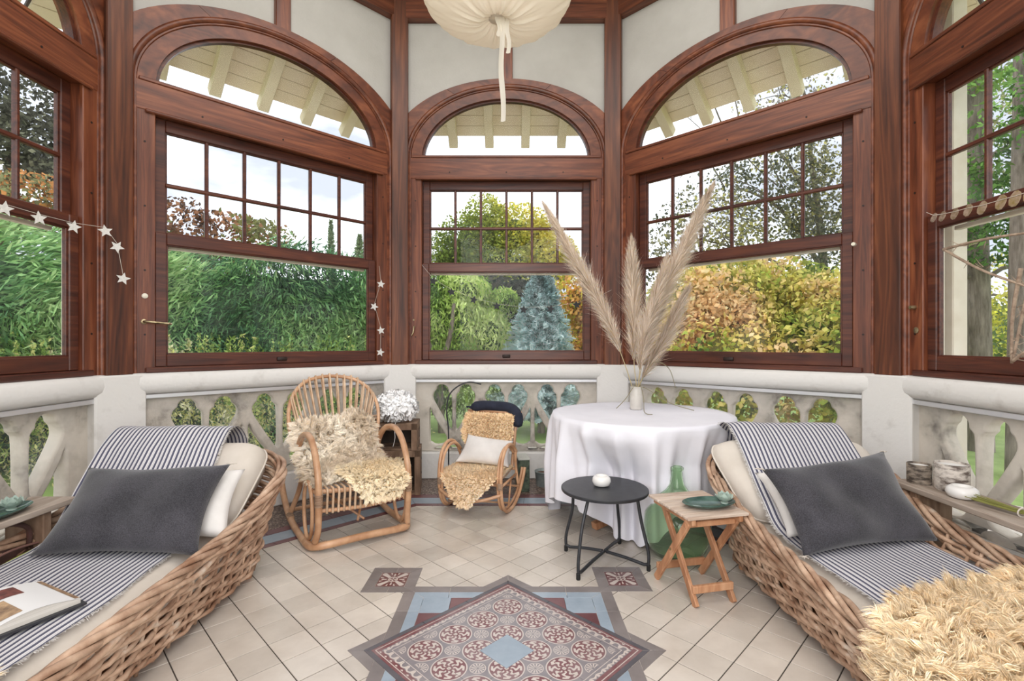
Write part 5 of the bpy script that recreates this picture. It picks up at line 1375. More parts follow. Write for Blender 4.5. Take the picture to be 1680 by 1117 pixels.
# ------------------------------------------------------------------ open book
e1 = np.array([-0.905, 0.43, 0]); e1 /= np.linalg.norm(e1); e2 = np.array([-0.43, -0.905, 0])
Bc = np.array([-1.405, 1.60, 0.0]); zb = 0.345
book = empty('open_book', tuple(Bc + e2 * 0.22 + e1 * 0.12 + np.array([0, 0, zb])), 0, 'open illustrated book lying on striped cloth of the left lounger', 'book')
bo = np.array(book.location)
paper = base_mat('printed page', (0.80, 0.79, 0.78), 0.5); cover = base_mat('dark book cover', (0.03, 0.03, 0.035), 0.4); blockm = noise_mat('page edges', (0.5, 0.47, 0.42), (0.68, 0.65, 0.6), (1, 1, 400), 0.8, 'Object')
def bk(a, b, z): return Bc + e1 * a + e2 * b + np.array([0, 0, z]) - bo
H2, W2 = 0.27, 0.215
for side in (0, 1):
    # page height profile across the width b: flat at the fore edge, swelling, falling to the spine
    bb = np.linspace(0, W2, 16); zz = 0.022 + 0.020 * np.sin(np.clip((bb / W2), 0, 1) * PI * 0.92) ** 1.2
    if side: bb2 = 2 * W2 - bb
    else: bb2 = bb
    V = []
    for b_, z_ in zip(bb2, zz):
        V += [bk(0, b_, zb + 0.008), bk(0, b_, zb + z_), bk(H2, b_, zb + z_), bk(H2, b_, zb + 0.008)]
    Fc = []
    for i in range(15):
        for k in range(4):
            Fc.append((i * 4 + k, i * 4 + (k + 1) % 4, i * 4 + 4 + (k + 1) % 4, i * 4 + 4 + k))
    Fc += [(3, 2, 1, 0), (60, 61, 62, 63)]
    pb = mk('page_block', V, Fc, blockm, book, smooth=0.7)
    V = []
    for b_, z_ in zip(bb2, zz): V += [bk(-0.001, b_, zb + z_ + 0.0012), bk(H2 + 0.001, b_, zb + z_ + 0.0012)]
    mk('page', V, [(i * 2, i * 2 + 1, i * 2 + 3, i * 2 + 2) for i in range(15)], paper, book, smooth=3.1)
    def print_patch(a0, a1, f0, f1, mat, nm):
        V = []; q = np.linspace(f0, f1, 8)
        for f in q:
            b_ = f * W2; z_ = 0.022 + 0.020 * math.sin(min(f, 1) * PI * 0.92) ** 1.2; b_ = 2 * W2 - b_ if side else b_
            V += [bk(a0 * H2, b_, zb + z_ + 0.0022), bk(a1 * H2, b_, zb + z_ + 0.0022)]
        mk(nm, V, [(i * 2, i * 2 + 1, i * 2 + 3, i * 2 + 2) for i in range(7)], mat, book, smooth=3.1)
    ph1 = noise_mat('dark red photograph', (0.05, 0.01, 0.01), (0.30, 0.08, 0.06), (1, 1, 1), 0.4, 'Object', nscale=40); ph2 = noise_mat('brown interior photograph', (0.10, 0.05, 0.03), (0.55, 0.36, 0.20), (1, 1, 1), 0.4, 'Object', nscale=28)
    if side == 0:
        print_patch(0.62, 0.92, 0.36, 0.80, ph1, 'photograph'); print_patch(0.08, 0.56, 0.62, 0.96, ph2, 'photograph'); 
        print_patch(0.02, 0.97, 0.0, 0.06, ph2, 'photograph')
    else: print_patch(0.1, 0.9, 0.1, 0.9, ph2, 'photograph')
mk('cover', [bk(-0.012, -0.012, zb), bk(H2 + 0.012, -0.012, zb), bk(H2 + 0.012, 2 * W2 + 0.012, zb), bk(-0.012, 2 * W2 + 0.012, zb), bk(-0.012, -0.012, zb + 0.007), bk(H2 + 0.012, -0.012, zb + 0.007), bk(H2 + 0.012, 2 * W2 + 0.012, zb + 0.007), bk(-0.012, 2 * W2 + 0.012, zb + 0.007)],
   [(3, 2, 1, 0), (4, 5, 6, 7), (0, 1, 5, 4), (1, 2, 6, 5), (2, 3, 7, 6), (3, 0, 4, 7)], cover, book)

# ------------------------------------------------------------------ plank shelves along the walls
def plank_shelf(x0, x1, y0, y1, label):
    cx = (x0 + x1) / 2; r = empty('plank_bench', (cx, (y0 + y1) / 2, 0), 0, label, 'bench', 'plank benches along the walls')
    hl = (y1 - y0) / 2; w = (x1 - x0) / 2
    mb = MB(); mb.box(-w, w, -hl, hl, 0.472, 0.5, 0.004); mb.build('board', M['grey_wood'], r)
    for y in (hl - 0.12, -hl + 0.25):
        MB().box(-w * 0.82, w * 0.82, y - 0.02, y + 0.02, 0.0, 0.472, 0.004).build('leg', M['brown_wood'], r)
    return r
plank_shelf(-2.19, -1.985, 1.16, 2.24, 'weathered plank bench along the left wall under the dish')
plank_shelf(1.945, 2.165, 1.16, 2.53, 'weathered plank bench along the right wall under the birch bark pots')
# ------------------------------------------------------------------ dishes with lotus
def lotus(parent, o, sc, mat):
    mb = MB()
    for ring, (n, r, tilt) in enumerate(((8, 1.0, 0.50), (7, 0.85, 0.85), (6, 0.62, 1.20))):
        for k in range(n):
            a = k * 2 * PI / n + ring * 0.5; d = np.array([math.cos(a), math.sin(a), 0]); s = np.array([-math.sin(a), math.cos(a), 0]); G = []
            for t in np.linspace(0, 1, 6):
                w = 0.36 * math.sin(PI * min(1, t * 0.95 + 0.06)) ** 0.8
                c = d * (r * (t * math.cos(tilt * t))) + np.array([0, 0, 0.10 + r * t * math.sin(tilt) * (0.9 + 0.5 * t)])
                G.append([c - s * w + np.array([0, 0, 0.07]), c, c + s * w + np.array([0, 0, 0.07])])
            mb.sheet(np.array(G) * sc + np.array(o))
    mb.lathe([(0.02 * sc * 50 * 0.02, 0), (0.32 * sc, 0.02 * sc), (0.34 * sc, 0.14 * sc), (0.02 * sc, 0.2 * sc)], 12, o)
    return mb.build('lotus_flower', mat, parent, smooth=1.2)
def oval_dish(loc, rz, a, b, label, la):
    r = empty('oval_dish', loc, rz, label, 'dish', 'green oval dishes with a ceramic lotus')
    MB().lathe([(0.55, 0.0), (0.62, 0.003), (0.9, 0.014), (1.0, 0.024), (0.985, 0.027), (0.88, 0.018), (0.6, 0.009), (0.01, 0.007)], 40, (0, 0, 0), sx=a, sy=b, capt=False).build('plate', M['green_glaze'], r, smooth=1.0)
    lotus(r, (la * a * 0.62, 0, 0.010), 0.052, M['celadon'])
    return r
oval_dish((-2.07, 1.90, 0.500), math.radians(86), 0.20, 0.080, 'green oval dish with pale lotus on the left plank bench', 1)

# birch bark pots, candle holder, herbs on the right bench
bark = noise_mat('birch bark', (0.12, 0.09, 0.075), (0.62, 0.56, 0.50), (1, 1, 2.5), 0.8, 'Object', detail=6, nscale=18, lo=0.38, hi=0.56, bump=0.5)
def bark_pot(loc, r, h, label, m):
    t = empty('bark_pot', loc, 0, label, 'pot', 'birch bark candle pots')
    MB().lathe([(r * 0.94, 0), (r, 0.006), (r * 1.0, h * 0.5), (r * 1.02, h - 0.004), (r * 0.98, h), (r * 0.93, h - 0.003), (r * 0.92, h * 0.45), (0.004, h * 0.42)], 32, capt=False).build('shell', m, t, smooth=0.9)
    MB().lathe([(r * 0.93, h - 0.006), (r * 0.915, h * 0.45), (0.003, h * 0.44)], 32, capb=False, capt=False).build('lining', M['ceramic'], t, smooth=0.9)
bark_pot((2.03, 2.45, 0.5), 0.050, 0.098, 'small dark birch bark pot nearest the corner pilaster', noise_mat('dark birch bark', (0.06, 0.045, 0.035), (0.34, 0.28, 0.22), (1, 1, 2.5), 0.8, 'Object', detail=6, nscale=20, lo=0.38, hi=0.6, bump=0.5))
bark_pot((2.09, 2.335, 0.5), 0.066, 0.128, 'larger pale birch bark pot behind the white candle holder', bark)
def pebble_holder(loc, r, h, label, grp):
    t = empty('tealight_holder', loc, 0, label, 'candle holder', grp)
    MB().lathe([(r * 0.55, 0), (r * 0.85, h * 0.12), (r, h * 0.45), (r * 0.93, h * 0.78), (r * 0.66, h), (r * 0.56, h * 0.97), (r * 0.52, h * 0.7), (0.003, h * 0.66)], 32, capt=False).build('bowl', M['ceramic'], t, smooth=1.2)
    MB().lathe([(r * 0.5, h * 0.67), (r * 0.5, h * 0.76), (0.003, h * 0.76)], 20, capt=False).build('tealight', base_mat('wax', (0.75, 0.72, 0.66), 0.4), t)
pebble_holder((2.03, 2.215, 0.5), 0.060, 0.055, 'flat white ceramic candle holder in front of the bark pots', 'white pebble candle holders')
hb = empty('herb_bundle', (2.05, 1.93, 0.5), 0, 'tied bundle of dried lavender on the right bench', 'herbs')
rg = np.random.default_rng(5); st = MB(); fl = MB()
for k in range(34):
    a = rg.normal(0, 1, 2) * 0.011; b = rg.normal(0, 1, 2) * 0.022; z = 0.014 + abs(a[1])
    p = [(-0.02 + a[0] * 1.6, 0.21 + rg.uniform(-0.02, 0.02), z), (0.0 + a[0] * 0.6, 0.03, 0.014 + abs(a[1]) * 0.6), (0.01 + b[0], -0.18, 0.012 + abs(b[1]))]
    st.tube(spline(p, 4), 0.0016, 4)
    for q in range(9):
        c = np.array(p[2]) + (np.array(p[1]) - np.array(p[2])) * q * 0.05 + rg.normal(0, 0.002, 3)
        fl.lathe([(0.001, -0.005), (0.004, 0), (0.001, 0.005)], 5, c)
st.build('stalks', base_mat('dry stalk', (0.24, 0.24, 0.06), 0.8), hb, kind='stuff'); fl.build('flower_heads', base_mat('dried lavender', (0.10, 0.09, 0.12), 0.9), hb, kind='stuff')
MB().tube([(0.022 * math.cos(t), 0.04, 0.018 + 0.018 * math.sin(t)) for t in np.linspace(0, 2 * PI, 16)[:-1]], 0.003, 5, closed=True).build('string_tie', M['linen'], hb)

# bag on the left between bench and lounger
bag = empty('leather_bag', (-2.065, 1.93, 0.0), math.radians(3), 'dark brown leather bag squeezed between left bench and lounger', 'bag')
leather = noise_mat('brown leather', (0.035, 0.018, 0.015), (0.10, 0.045, 0.035), (1, 1, 1), 0.45, 'Object', nscale=12)
G = []
for y, w, h in ((-0.30, 0.02, 0.30), (-0.27, 0.045, 0.34), (-0.1, 0.055, 0.37), (0.05, 0.055, 0.375), (0.2, 0.045, 0.36), (0.24, 0.02, 0.33)):
    G.append([(-w, y, 0.0), (-w * 1.15, y, h * 0.4), (-w * 0.8, y, h * 0.85), (-0.012, y, h), (0.012, y, h), (w * 0.8, y, h * 0.85), (w * 1.15, y, h * 0.4), (w, y, 0.0)])
mb = MB().sheet(G); mb.add(G[0], [list(range(8))]); mb.add(G[-1], [list(range(8))[::-1]]); mb.build('body', leather, bag, smooth=0.9)
MB().tube(spline([(0.035, -0.14, 0.33), (0.045, -0.13, 0.42), (0.04, 0.0, 0.475), (0.045, 0.12, 0.43), (0.035, 0.14, 0.34)], 6), 0.010, 8).build('handle', leather, bag, smooth=3.1)
MB().tube(spline([(0.058, -0.27, 0.20), (0.056, -0.1, 0.30), (0.06, 0.08, 0.33), (0.05, 0.18, 0.30), (0.062, 0.19, 0.12)], 6), 0.003, 6).build('green_piping', base_mat('lime piping', (0.35, 0.42, 0.06), 0.6), bag, smooth=3.1)
MB().tube(spline([(0.05, -0.28, 0.30), (0.058, 0.0, 0.365), (0.045, 0.22, 0.335)], 6), 0.005, 6).build('top_seam', base_mat('tan edge', (0.20, 0.10, 0.08), 0.6), bag, smooth=3.1)

# ------------------------------------------------------------------ rattan rocking chairs
def wrap(root, p, d, r, L):
    p = np.array(p, float); d = np.array(d, float); d /= np.linalg.norm(d)
    mb = MB(); n = int(L / 0.007)
    for k in range(n):
        mb.tube([p + d * (k * 0.007 + 0.0008), p + d * (k * 0.007 + 0.0035), p + d * (k * 0.007 + 0.0062)], [r * 0.93, r, r * 0.93], 10)
    return mb.build('binding', M['binding'], root, smooth=0.7)

def big_rocker():
    r = empty('rocking_chair', (-1.085, 3.235, 0), math.radians(35), 'large rattan rocking chair with round slatted back near the left lounger', 'chair')
    for s in (-1, 1):
        x = 0.270 * s
        arm = spline([(x * 1.02, 0.20, 0.40), (x * 1.0, 0.16, 0.505), (x, 0.04, 0.605), (x, -0.14, 0.635), (x, -0.27, 0.575), (x, -0.36, 0.43), (x, -0.37, 0.26), (x, -0.355, 0.13), (x * 1.04, -0.33, 0.06)], 7)
        MB().tube(arm, 0.0195, 10).build('arm', M['rattan'], r, smooth=3.1)
        x = 0.305 * s
        rock = spline([(x * 0.97, -0.27, 0.028), (x, -0.20, 0.024), (x, -0.05, 0.021), (x, 0.12, 0.026), (x, 0.30, 0.06), (x, 0.44, 0.125), (x, 0.52, 0.20)], 7)
        MB().tube(rock, 0.0205, 10).build('rocker', M['rattan'], r, smooth=3.1)
        x = 0.270 * s
        lp = [(x + 0.016 * s, -0.19 + 0.105 * math.cos(t), 0.205 + 0.170 * math.sin(t)) for t in np.linspace(0, 2 * PI, 41)[:-1]]
        MB().tube(lp, 0.0115, 8, closed=True).build('side_loop', M['rattan'], r, smooth=3.1)
        back_leg = spline([(x * 1.12, 0.26, 0.055), (x * 0.93, 0.22, 0.22), (x * 0.86, 0.17, 0.38)], 6)
        MB().tube(back_leg, 0.017, 8).build('back_leg', M['rattan'], r, smooth=3.1)
        MB().tube(spline([(x, -0.34, 0.335), (x * 0.95, -0.1, 0.335), (x * 0.86, 0.19, 0.36)], 4), 0.013, 8).build('side_rail', M['rattan'], r, smooth=3.1)
        wrap(r, (x, -0.372, 0.27), (0, 0.02, 1), 0.0235, 0.075)
        wrap(r, (x * 1.13, 0.205, 0.042), (0, 0.9, 0.22), 0.0245, 0.05)
    # heavy front crossbar joined to the rockers
    bar = spline([(-0.305, -0.20, 0.024), (-0.292, -0.30, 0.028), (-0.22, -0.355, 0.040), (0, -0.365, 0.048), (0.22, -0.355, 0.040), (0.292, -0.30, 0.028), (0.305, -0.20, 0.024)], 7)
    MB().tube(bar, 0.022, 10).build('front_crossbar', M['rattan'], r, smooth=3.1)
    wrap(r, (-0.262, -0.335, 0.034), (1, -0.25, 0.12), 0.0262, 0.05); wrap(r, (0.262, -0.335, 0.034), (-1, -0.25, 0.12), 0.0262, 0.05)
    MB().tube([(-0.315, 0.30, 0.072), (0.315, 0.30, 0.072)], 0.014, 8).build('rear_crossbar', M['rattan'], r, smooth=3.1)
    for s in (-1, 1): MB().tube([(0.25 * s, 0.18, 0.33), (0.09 * s, -0.05, 0.20), (-0.02 * s, -0.28, 0.12)], 0.008, 6).build('brace', M['rattan'], r, smooth=3.1)
    # seat: rails and bent rods that roll over the front rail
    MB().tube(spline([(-0.27, -0.33, 0.345), (0, -0.36, 0.335), (0.27, -0.33, 0.345)], 8), 0.014, 8).build('front_rail', M['rattan'], r, smooth=3.1)
    MB().tube(spline([(-0.27, -0.33, 0.235), (0, -0.36, 0.225), (0.27, -0.33, 0.235)], 8), 0.012, 8).build('lower_rail', M['rattan'], r, smooth=3.1)
    st_ = MB().tube([(-0.25, 0.19, 0.36), (0.25, 0.19, 0.36)], 0.014, 8).build('seat', M['rattan'], r, smooth=3.1)
    for k in range(17):
        x = -0.25 + 0.5 * k / 16; yb = -0.355 + 0.09 * (x / 0.27) ** 2 * 0.3
        MB().tube(spline([(x * 0.9, 0.20, 0.372), (x * 0.95, 0.0, 0.345), (x, -0.22, 0.352), (x, yb - 0.012, 0.362), (x, yb - 0.028, 0.335), (x, yb - 0.018, 0.28), (x, yb - 0.012, 0.218)], 5), 0.0072, 6).build('seat_rod', M['rattan_thin'], st_, smooth=3.1)
    # back: hoop and fan of rods
    def bp(x, z):      # back surface, leaning
        t = (z - 0.36) / 0.59
        return (x, 0.20 + 0.235 * t - 0.10 * (x / 0.3) ** 2 * t, z)
    hoop2 = [(-0.235, 0.37), (-0.275, 0.50), (-0.305, 0.64), (-0.300, 0.76), (-0.255, 0.86), (-0.16, 0.93), (0, 0.955), (0.16, 0.93), (0.255, 0.86), (0.300, 0.76), (0.305, 0.64), (0.275, 0.50), (0.235, 0.37)]
    H2_ = spline([bp(x, z) for x, z in hoop2], 6)
    bk2 = MB().tube(H2_, 0.013, 8).build('backrest', M['rattan'], r, smooth=3.1)
    for zz, w_ in ((0.645, 0.30), (0.665, 0.30)):
        MB().tube([bp(x, zz + 0.015 * math.sin(x * 20) * 0 - 0.03 * (1 - (x / w_) ** 2)) for x in np.linspace(-w_, w_, 24)], 0.008, 6).build('back_band', M['binding'], bk2, smooth=3.1)
    nb = 17
    for k in range(nb):
        f = -1 + 2 * (k + 0.5) / nb
        xb = 0.21 * f; xt = 0.285 * math.sin(f * PI / 2 * 0.97)
        # height of the hoop at xt
        i = np.argmin(np.abs(H2_[:, 0] - xt) + (H2_[:, 2] < 0.72) * 9); zt = H2_[i, 2]
        a = np.array(bp(xb, 0.38)); b = np.array(bp((xb + xt) / 2 * 1.04, 0.64)); c = np.array(bp(xt, zt - 0.02)); d = np.array(bp(xt, zt))
        P = [a, b, c + [0, -0.014, 0], d + [0, -0.004, 0.016], d + [0, 0.014, 0.004], d + [0, 0.014, -0.03], np.array(bp((xb + xt) / 2 * 1.04, 0.66)) + [0, 0.016, 0]]
        MB().tube(spline(P, 5), 0.0068, 6).build('back_rod', M['rattan_thin'], bk2, smooth=3.1)
    return r
RB = big_rocker()
def loc_to_world(root, G):
    G = np.asarray(G, float); a = root.rotation_euler[2]; ca, sa = math.cos(a), math.sin(a)
    o = np.array(root.location); W = G.copy()
    W[..., 0] = G[..., 0] * ca - G[..., 1] * sa + o[0]; W[..., 1] = G[..., 0] * sa + G[..., 1] * ca + o[1]
    return W
# ivory long fleece over the back and the left of the seat, creamier one on the seat front
G = hide_grid([(-0.03, 0.245, 0.665), (-0.03, 0.17, 0.60), (-0.03, 0.10, 0.48), (-0.03, 0.0, 0.412), (-0.04, -0.16, 0.385), (-0.08, -0.30, 0.375)], [0.245, 0.27, 0.275, 0.255, 0.23, 0.17], (1, 0, 0), sag=0.02, seed=1)
G[..., 2] += 0.03 * np.exp(-((np.linspace(-1, 1, G.shape[1]) - 0.55) / 0.25) ** 2)[None] * np.linspace(1, 0, G.shape[0])[:, None] ** 2 * 1.6
sheepskin('sheepskin', 'long ivory sheepskin over the back and seat of the large rocking chair', loc_to_world(RB, G), 48000, 0.052, IVORY1, IVORY2, seed=31, clump=0.017, pull=0.3, curl=0.42, down=0.2, lift=0.55, width=0.0022)
G = hide_grid([(0.085, -0.05, 0.405), (0.085, -0.18, 0.408), (0.085, -0.30, 0.408), (0.085, -0.375, 0.375), (0.085, -0.41, 0.315), (0.085, -0.415, 0.27)], [0.15, 0.19, 0.20, 0.20, 0.175, 0.10], (1, 0, 0), sag=0.0, seed=4)
sheepskin('sheepskin', 'cream sheepskin hanging over the front of the large rocking chair', loc_to_world(RB, G), 30000, 0.034, (0.78, 0.62, 0.40), (0.96, 0.87, 0.68), seed=32, clump=0.013, pull=0.3, curl=0.3, down=0.3, lift=0.6, width=0.002)

def small_rocker():
    r = empty('rocking_chair', (-0.225, 3.60, 0), math.radians(-20), 'small rattan rocking chair with hooped sides under the back window', 'chair')
    for s in (-1, 1):
        for q, dx in ((0, 0.0), (1, -0.022)):
            x = 0.235 * s + dx * s
            P = [(x, 0.10, 0.40 - 0.01 * q), (x, 0.02, 0.462 - 0.014 * q), (x, -0.08, 0.475 - 0.018 * q), (x, -0.165, 0.42 - 0.015 * q), (x, -0.205, 0.31), (x, -0.205, 0.19), (x, -0.175, 0.09), (x, -0.11, 0.028 + 0.008 * q), (x, -0.02, 0.0145 + 0.012 * q), (x, 0.08, 0.03 + 0.012 * q), (x, 0.18, 0.085), (x, 0.26, 0.17), (x, 0.30, 0.235)]
            MB().tube(spline(P, 6), 0.0125 if q == 0 else 0.010, 8).build('side_hoop', M['rattan'], r, smooth=3.1)
        MB().tube(spline([(0.235 * s, 0.09, 0.41), (0.22 * s, 0.13, 0.30), (0.23 * s, 0.16, 0.14)], 5), 0.011, 8).build('back_leg', M['rattan'], r, smooth=3.1)
        MB().tube([(0.23 * s, -0.20, 0.215), (0.22 * s, 0.16, 0.225)], 0.009, 8).build('side_rail', M['rattan'], r, smooth=3.1)
        MB().tube([(0.22 * s, -0.02, 0.03), (0.22 * s, 0.03, 0.22)], 0.007, 6).build('brace', M['rattan'], r, smooth=3.1)
        wrap(r, (0.228 * s, -0.207, 0.20), (0, 0, 1), 0.0205, 0.05)
        MB().tube(spline([(0.185 * s, 0.14, 0.25), (0.185 * s, 0.20, 0.45), (0.185 * s, 0.25, 0.655)], 5), 0.0125, 8).build('back_post', M['rattan'], r, smooth=3.1)
    for y, z, rr, nm in ((0.255, 0.66, 0.012, 'top_rail'), (0.145, 0.26, 0.010, 'rear_rail'), (-0.185, 0.225, 0.011, 'front_rail'), (0.20, 0.115, 0.009, 'rear_stretcher')):
        q_ = MB().tube([(-0.225, y, z), (0.225, y, z)], rr, 8).build(nm, M['rattan'], r, smooth=3.1)
        if nm == 'top_rail': tr_ = q_
        if nm == 'front_rail': fr_ = q_
    MB().tube(spline([(-0.235, -0.205, 0.165), (-0.12, -0.262, 0.135), (0, -0.285, 0.125), (0.12, -0.262, 0.135), (0.235, -0.205, 0.165)], 6), 0.012, 8).build('front_bow', M['rattan'], r, smooth=3.1)
    MB().tube([(-0.22, -0.10, 0.055), (0.22, 0.0, 0.05)], 0.007, 6).build('lower_stretcher', M['rattan'], r, smooth=3.1)
    for k in range(11):
        x = -0.19 + 0.038 * k
        MB().tube([(x, 0.145, 0.268), (x, 0.0, 0.24), (x, -0.185, 0.238)], 0.0055, 6).build('seat_rod', M['rattan_thin'], fr_, smooth=3.1)
    for k in range(7):
        x = -0.12 + 0.04 * k
        MB().tube([(x, 0.15, 0.27), (x, 0.20, 0.45), (x, 0.253, 0.65)], 0.0055, 6).build('back_rod', M['rattan_thin'], tr_, smooth=3.1)
    return r
RS = small_rocker()
G = hide_grid([(-0.02, 0.225, 0.645), (-0.02, 0.185, 0.60), (-0.02, 0.165, 0.53), (-0.02, 0.14, 0.44), (-0.02, 0.115, 0.38)], [0.19, 0.215, 0.21, 0.18, 0.15], (1, 0, 0), nu=20, seed=2)
sheepskin('sheepskin', 'short golden sheepskin hung over the back of the small rocking chair', loc_to_world(RS, G), 16000, 0.020, (0.76, 0.54, 0.32), (0.93, 0.77, 0.54), seed=41, clump=0.009, pull=0.25, curl=0.3, down=0.2, lift=0.8, width=0.0024)
G = hide_grid([(0.0, 0.06, 0.290), (0.0, -0.06, 0.285), (0.0, -0.17, 0.282), (0.0, -0.235, 0.262), (0.0, -0.265, 0.20), (0.0, -0.30, 0.13), (0.0, -0.305, 0.095)], [0.215, 0.225, 0.225, 0.215, 0.18, 0.12, 0.05], (1, 0, 0), nu=26, seed=3)
sheepskin('sheepskin', 'golden sheepskin hanging off the seat of the small rocking chair', loc_to_world(RS, G), 22000, 0.024, (0.78, 0.58, 0.37), (0.95, 0.82, 0.62), seed=42, clump=0.009, pull=0.25, curl=0.3, down=0.25, lift=0.75, width=0.0024)
q = loc_to_world(RS, np.array([(-0.215, -0.01, 0.31), (0.215, 0.01, 0.30), (0.205, 0.13, 0.47), (-0.165, 0.12, 0.50)], float))
pillow('white_pillow', 'white cotton pillow on the small rocking chair', *q, 0.10, M['white_cotton'], a=2.4, b=0.5, pinch=0.05, wr=0.007, seed=15, cat='pillow')
# navy roll over the back
P = spline([(-0.20, 0.255, 0.685), (-0.10, 0.27, 0.70), (0.02, 0.275, 0.70), (0.13, 0.27, 0.69), (0.195, 0.245, 0.64), (0.205, 0.215, 0.56)], 6)
P = loc_to_world(RS, P); o = P.mean(0); 
nav = MB().tube(P - o, np.interp(np.linspace(0, 1, len(P)), [0, 0.04, 0.1, 0.9, 0.97, 1], [0.012, 0.028, 0.042, 0.040, 0.034, 0.02]), 14)
navy = noise_mat('navy cotton', (0.008, 0.010, 0.022), (0.02, 0.024, 0.045), (1, 1, 1), 0.9, 'Object', nscale=14, bump=0.3)
nv = nav.build('navy_bolster', navy, smooth=3.1, label='rolled navy cloth bolster on top of the small rocking chair', cat='bolster'); nv.location = o
t0 = P[0] - o
MB().tube([t0, t0 + np.array([-0.02, 0, 0.006]), t0 + np.array([-0.036, 0, 0.002])], [0.012, 0.006, 0.010], 8).build('tied_end', navy, nv, smooth=3.1)
# thin black hoop behind it
P = spline([(-0.53, 4.10, 0.0), (-0.53, 4.10, 0.45), (-0.545, 4.10, 0.62), (-0.53, 4.11, 0.75), (-0.46, 4.12, 0.83), (-0.36, 4.13, 0.868), (-0.26, 4.14, 0.85)], 8)
bh = empty('bent_rod', (-0.53, 4.10, 0), 0, 'thin black bent metal rod rising behind the small rocking chair', 'rod')
MB().tube(P - np.array([-0.53, 4.10, 0]), 0.006, 8).build('rod', M['black_metal'], bh, smooth=3.1)
MB().lathe([(0.07, 0), (0.07, 0.008), (0.01, 0.012)], 20).build('base_plate', M['black_metal'], bh)
# dark picture-covered box behind the chair and a zinc pot
pb = empty('storage_tin', (0.085, 4.03, 0), math.radians(8), 'dark upright box standing behind the small rocking chair', 'box')
MB().box(-0.045, 0.045, -0.09, 0.09, 0.0, 0.26, 0.004).build('body', noise_mat('mottled print', (0.01, 0.012, 0.01), (0.12, 0.16, 0.10), (1, 1, 1), 0.5, 'Object', nscale=26), pb)
MB().box(-0.048, 0.048, -0.093, 0.093, 0.255, 0.272, 0.004).build('lid', base_mat('pale lid', (0.55, 0.55, 0.5), 0.5), pb)
zp = empty('zinc_pot', (0.27, 4.13, 0), 0, 'small grey zinc flower pot by the back plinth', 'pot')
MB().lathe([(0.062, 0), (0.066, 0.01), (0.078, 0.118), (0.082, 0.122), (0.078, 0.126), (0.072, 0.112), (0.068, 0.10), (0.002, 0.10)], 28, capt=False).build('shell', noise_mat('zinc', (0.22, 0.27, 0.26), (0.42, 0.46, 0.45), (1, 1, 1), 0.5, 'Object', nscale=14, Metallic=0.4), zp, smooth=0.8)
MB().lathe([(0.070, 0.104), (0.03, 0.110), (0.002, 0.108)], 20, capb=False, capt=False).build('soil', base_mat('soil', (0.10, 0.05, 0.03), 0.95), zp)

# ------------------------------------------------------------------ crates and feather lamp in the corner
def crate(loc, rz, w, d, h, label, mat_open):
    r = empty('wooden_crate', loc, rz, label, 'crate', 'stacked wooden crates')
    t = 0.014
    for k, (y0, y1) in enumerate(((-d / 2, -d / 6 - 0.004), (-d / 6, d / 6), (d / 6 + 0.004, d / 2))):
        for z in (0.0, h - t): MB().box(-w / 2, w / 2, y0, y1, z, z + t, 0.002).build('slat', M['brown_wood'], r)
    for s in (-1, 1):
        for z0, z1 in ((t, h * 0.30), (h * 0.36, h * 0.64), (h * 0.70, h - t)):
            MB().box(s * (w / 2 - t), s * w / 2, -d / 2, d / 2, z0, z1, 0.002).build('slat', M['brown_wood'], r)
        MB().box(s * (w / 2 - 0.045), s * (w / 2), -d / 2 - 0.012, -d / 2, 0.0, h, 0.002).build('corner_batten', M['brown_wood'], r)
    MB().box(-w / 2, w / 2, -d / 2 - 0.012, -d / 2, h - 0.05, h, 0.002).build('front_rail', M['brown_wood'], r)
    MB().box(-w / 2, w / 2, d / 2, d / 2 + 0.01, 0, h, 0.002).build('back_panel', mat_open, r)
    return r
dk = base_mat('dark inside', (0.05, 0.035, 0.025), 0.9)
crate((-0.925, 3.98, 0.0), math.radians(8), 0.37, 0.26, 0.35, 'lower slatted wooden crate beside the large rocking chair', dk)
crate((-0.945, 3.98, 0.351), math.radians(6), 0.37, 0.26, 0.212, 'upper wooden crate carrying the feather lamp', dk)
lamp = empty('feather_lamp', (-0.94, 3.97, 0.564), 0, 'white feather ball lampshade resting on the upper crate', 'lamp')
rg = np.random.default_rng(9); V = []; Fc = []
HN = []
for k in range(1500):
    d = rg.normal(size=3); d /= np.linalg.norm(d)
    if d[2] < -0.75: continue
    R = np.array([0.165, 0.165, 0.115]); c = d * R * rg.uniform(0.86, 1.0) + np.array([0, 0, 0.122])
    nn_ = d + rg.normal(0, 0.55, 3); nn_ /= np.linalg.norm(nn_)
    u_ = np.cross(nn_, rg.normal(size=3)); u_ /= np.linalg.norm(u_); w_ = rg.uniform(0.010, 0.017); L_ = rg.uniform(0.03, 0.05)
    b_ = len(V)
    for tt_, ww in ((0, 0.25), (0.35, 1.0), (0.7, 0.9), (1.0, 0.15)):
        cc = c + nn_ * L_ * tt_ * 0.7 + d * 0.012 * math.sin(tt_ * 3) + np.array([0, 0, -0.010 * tt_])
        V += [cc - u_ * w_ * ww, cc + np.cross(u_, nn_) * w_ * 0.35 * ww, cc + u_ * w_ * ww]
        h_ = d + (np.cross(u_, nn_) * np.sign(np.dot(np.cross(u_, nn_), d) + 1e-9)) * 0.35; HN += [h_ - u_ * 0.3, h_, h_ + u_ * 0.3]
    for q in range(3):
        for e in range(2): Fc.append((b_ + q * 3 + e, b_ + q * 3 + e + 1, b_ + q * 3 + 4 + e, b_ + q * 3 + 3 + e))
mk('feathers', V, Fc, M['fur'], lamp, smooth=3.1, col=np.full((len(V), 3), 0.76), hn=HN, kind='stuff')
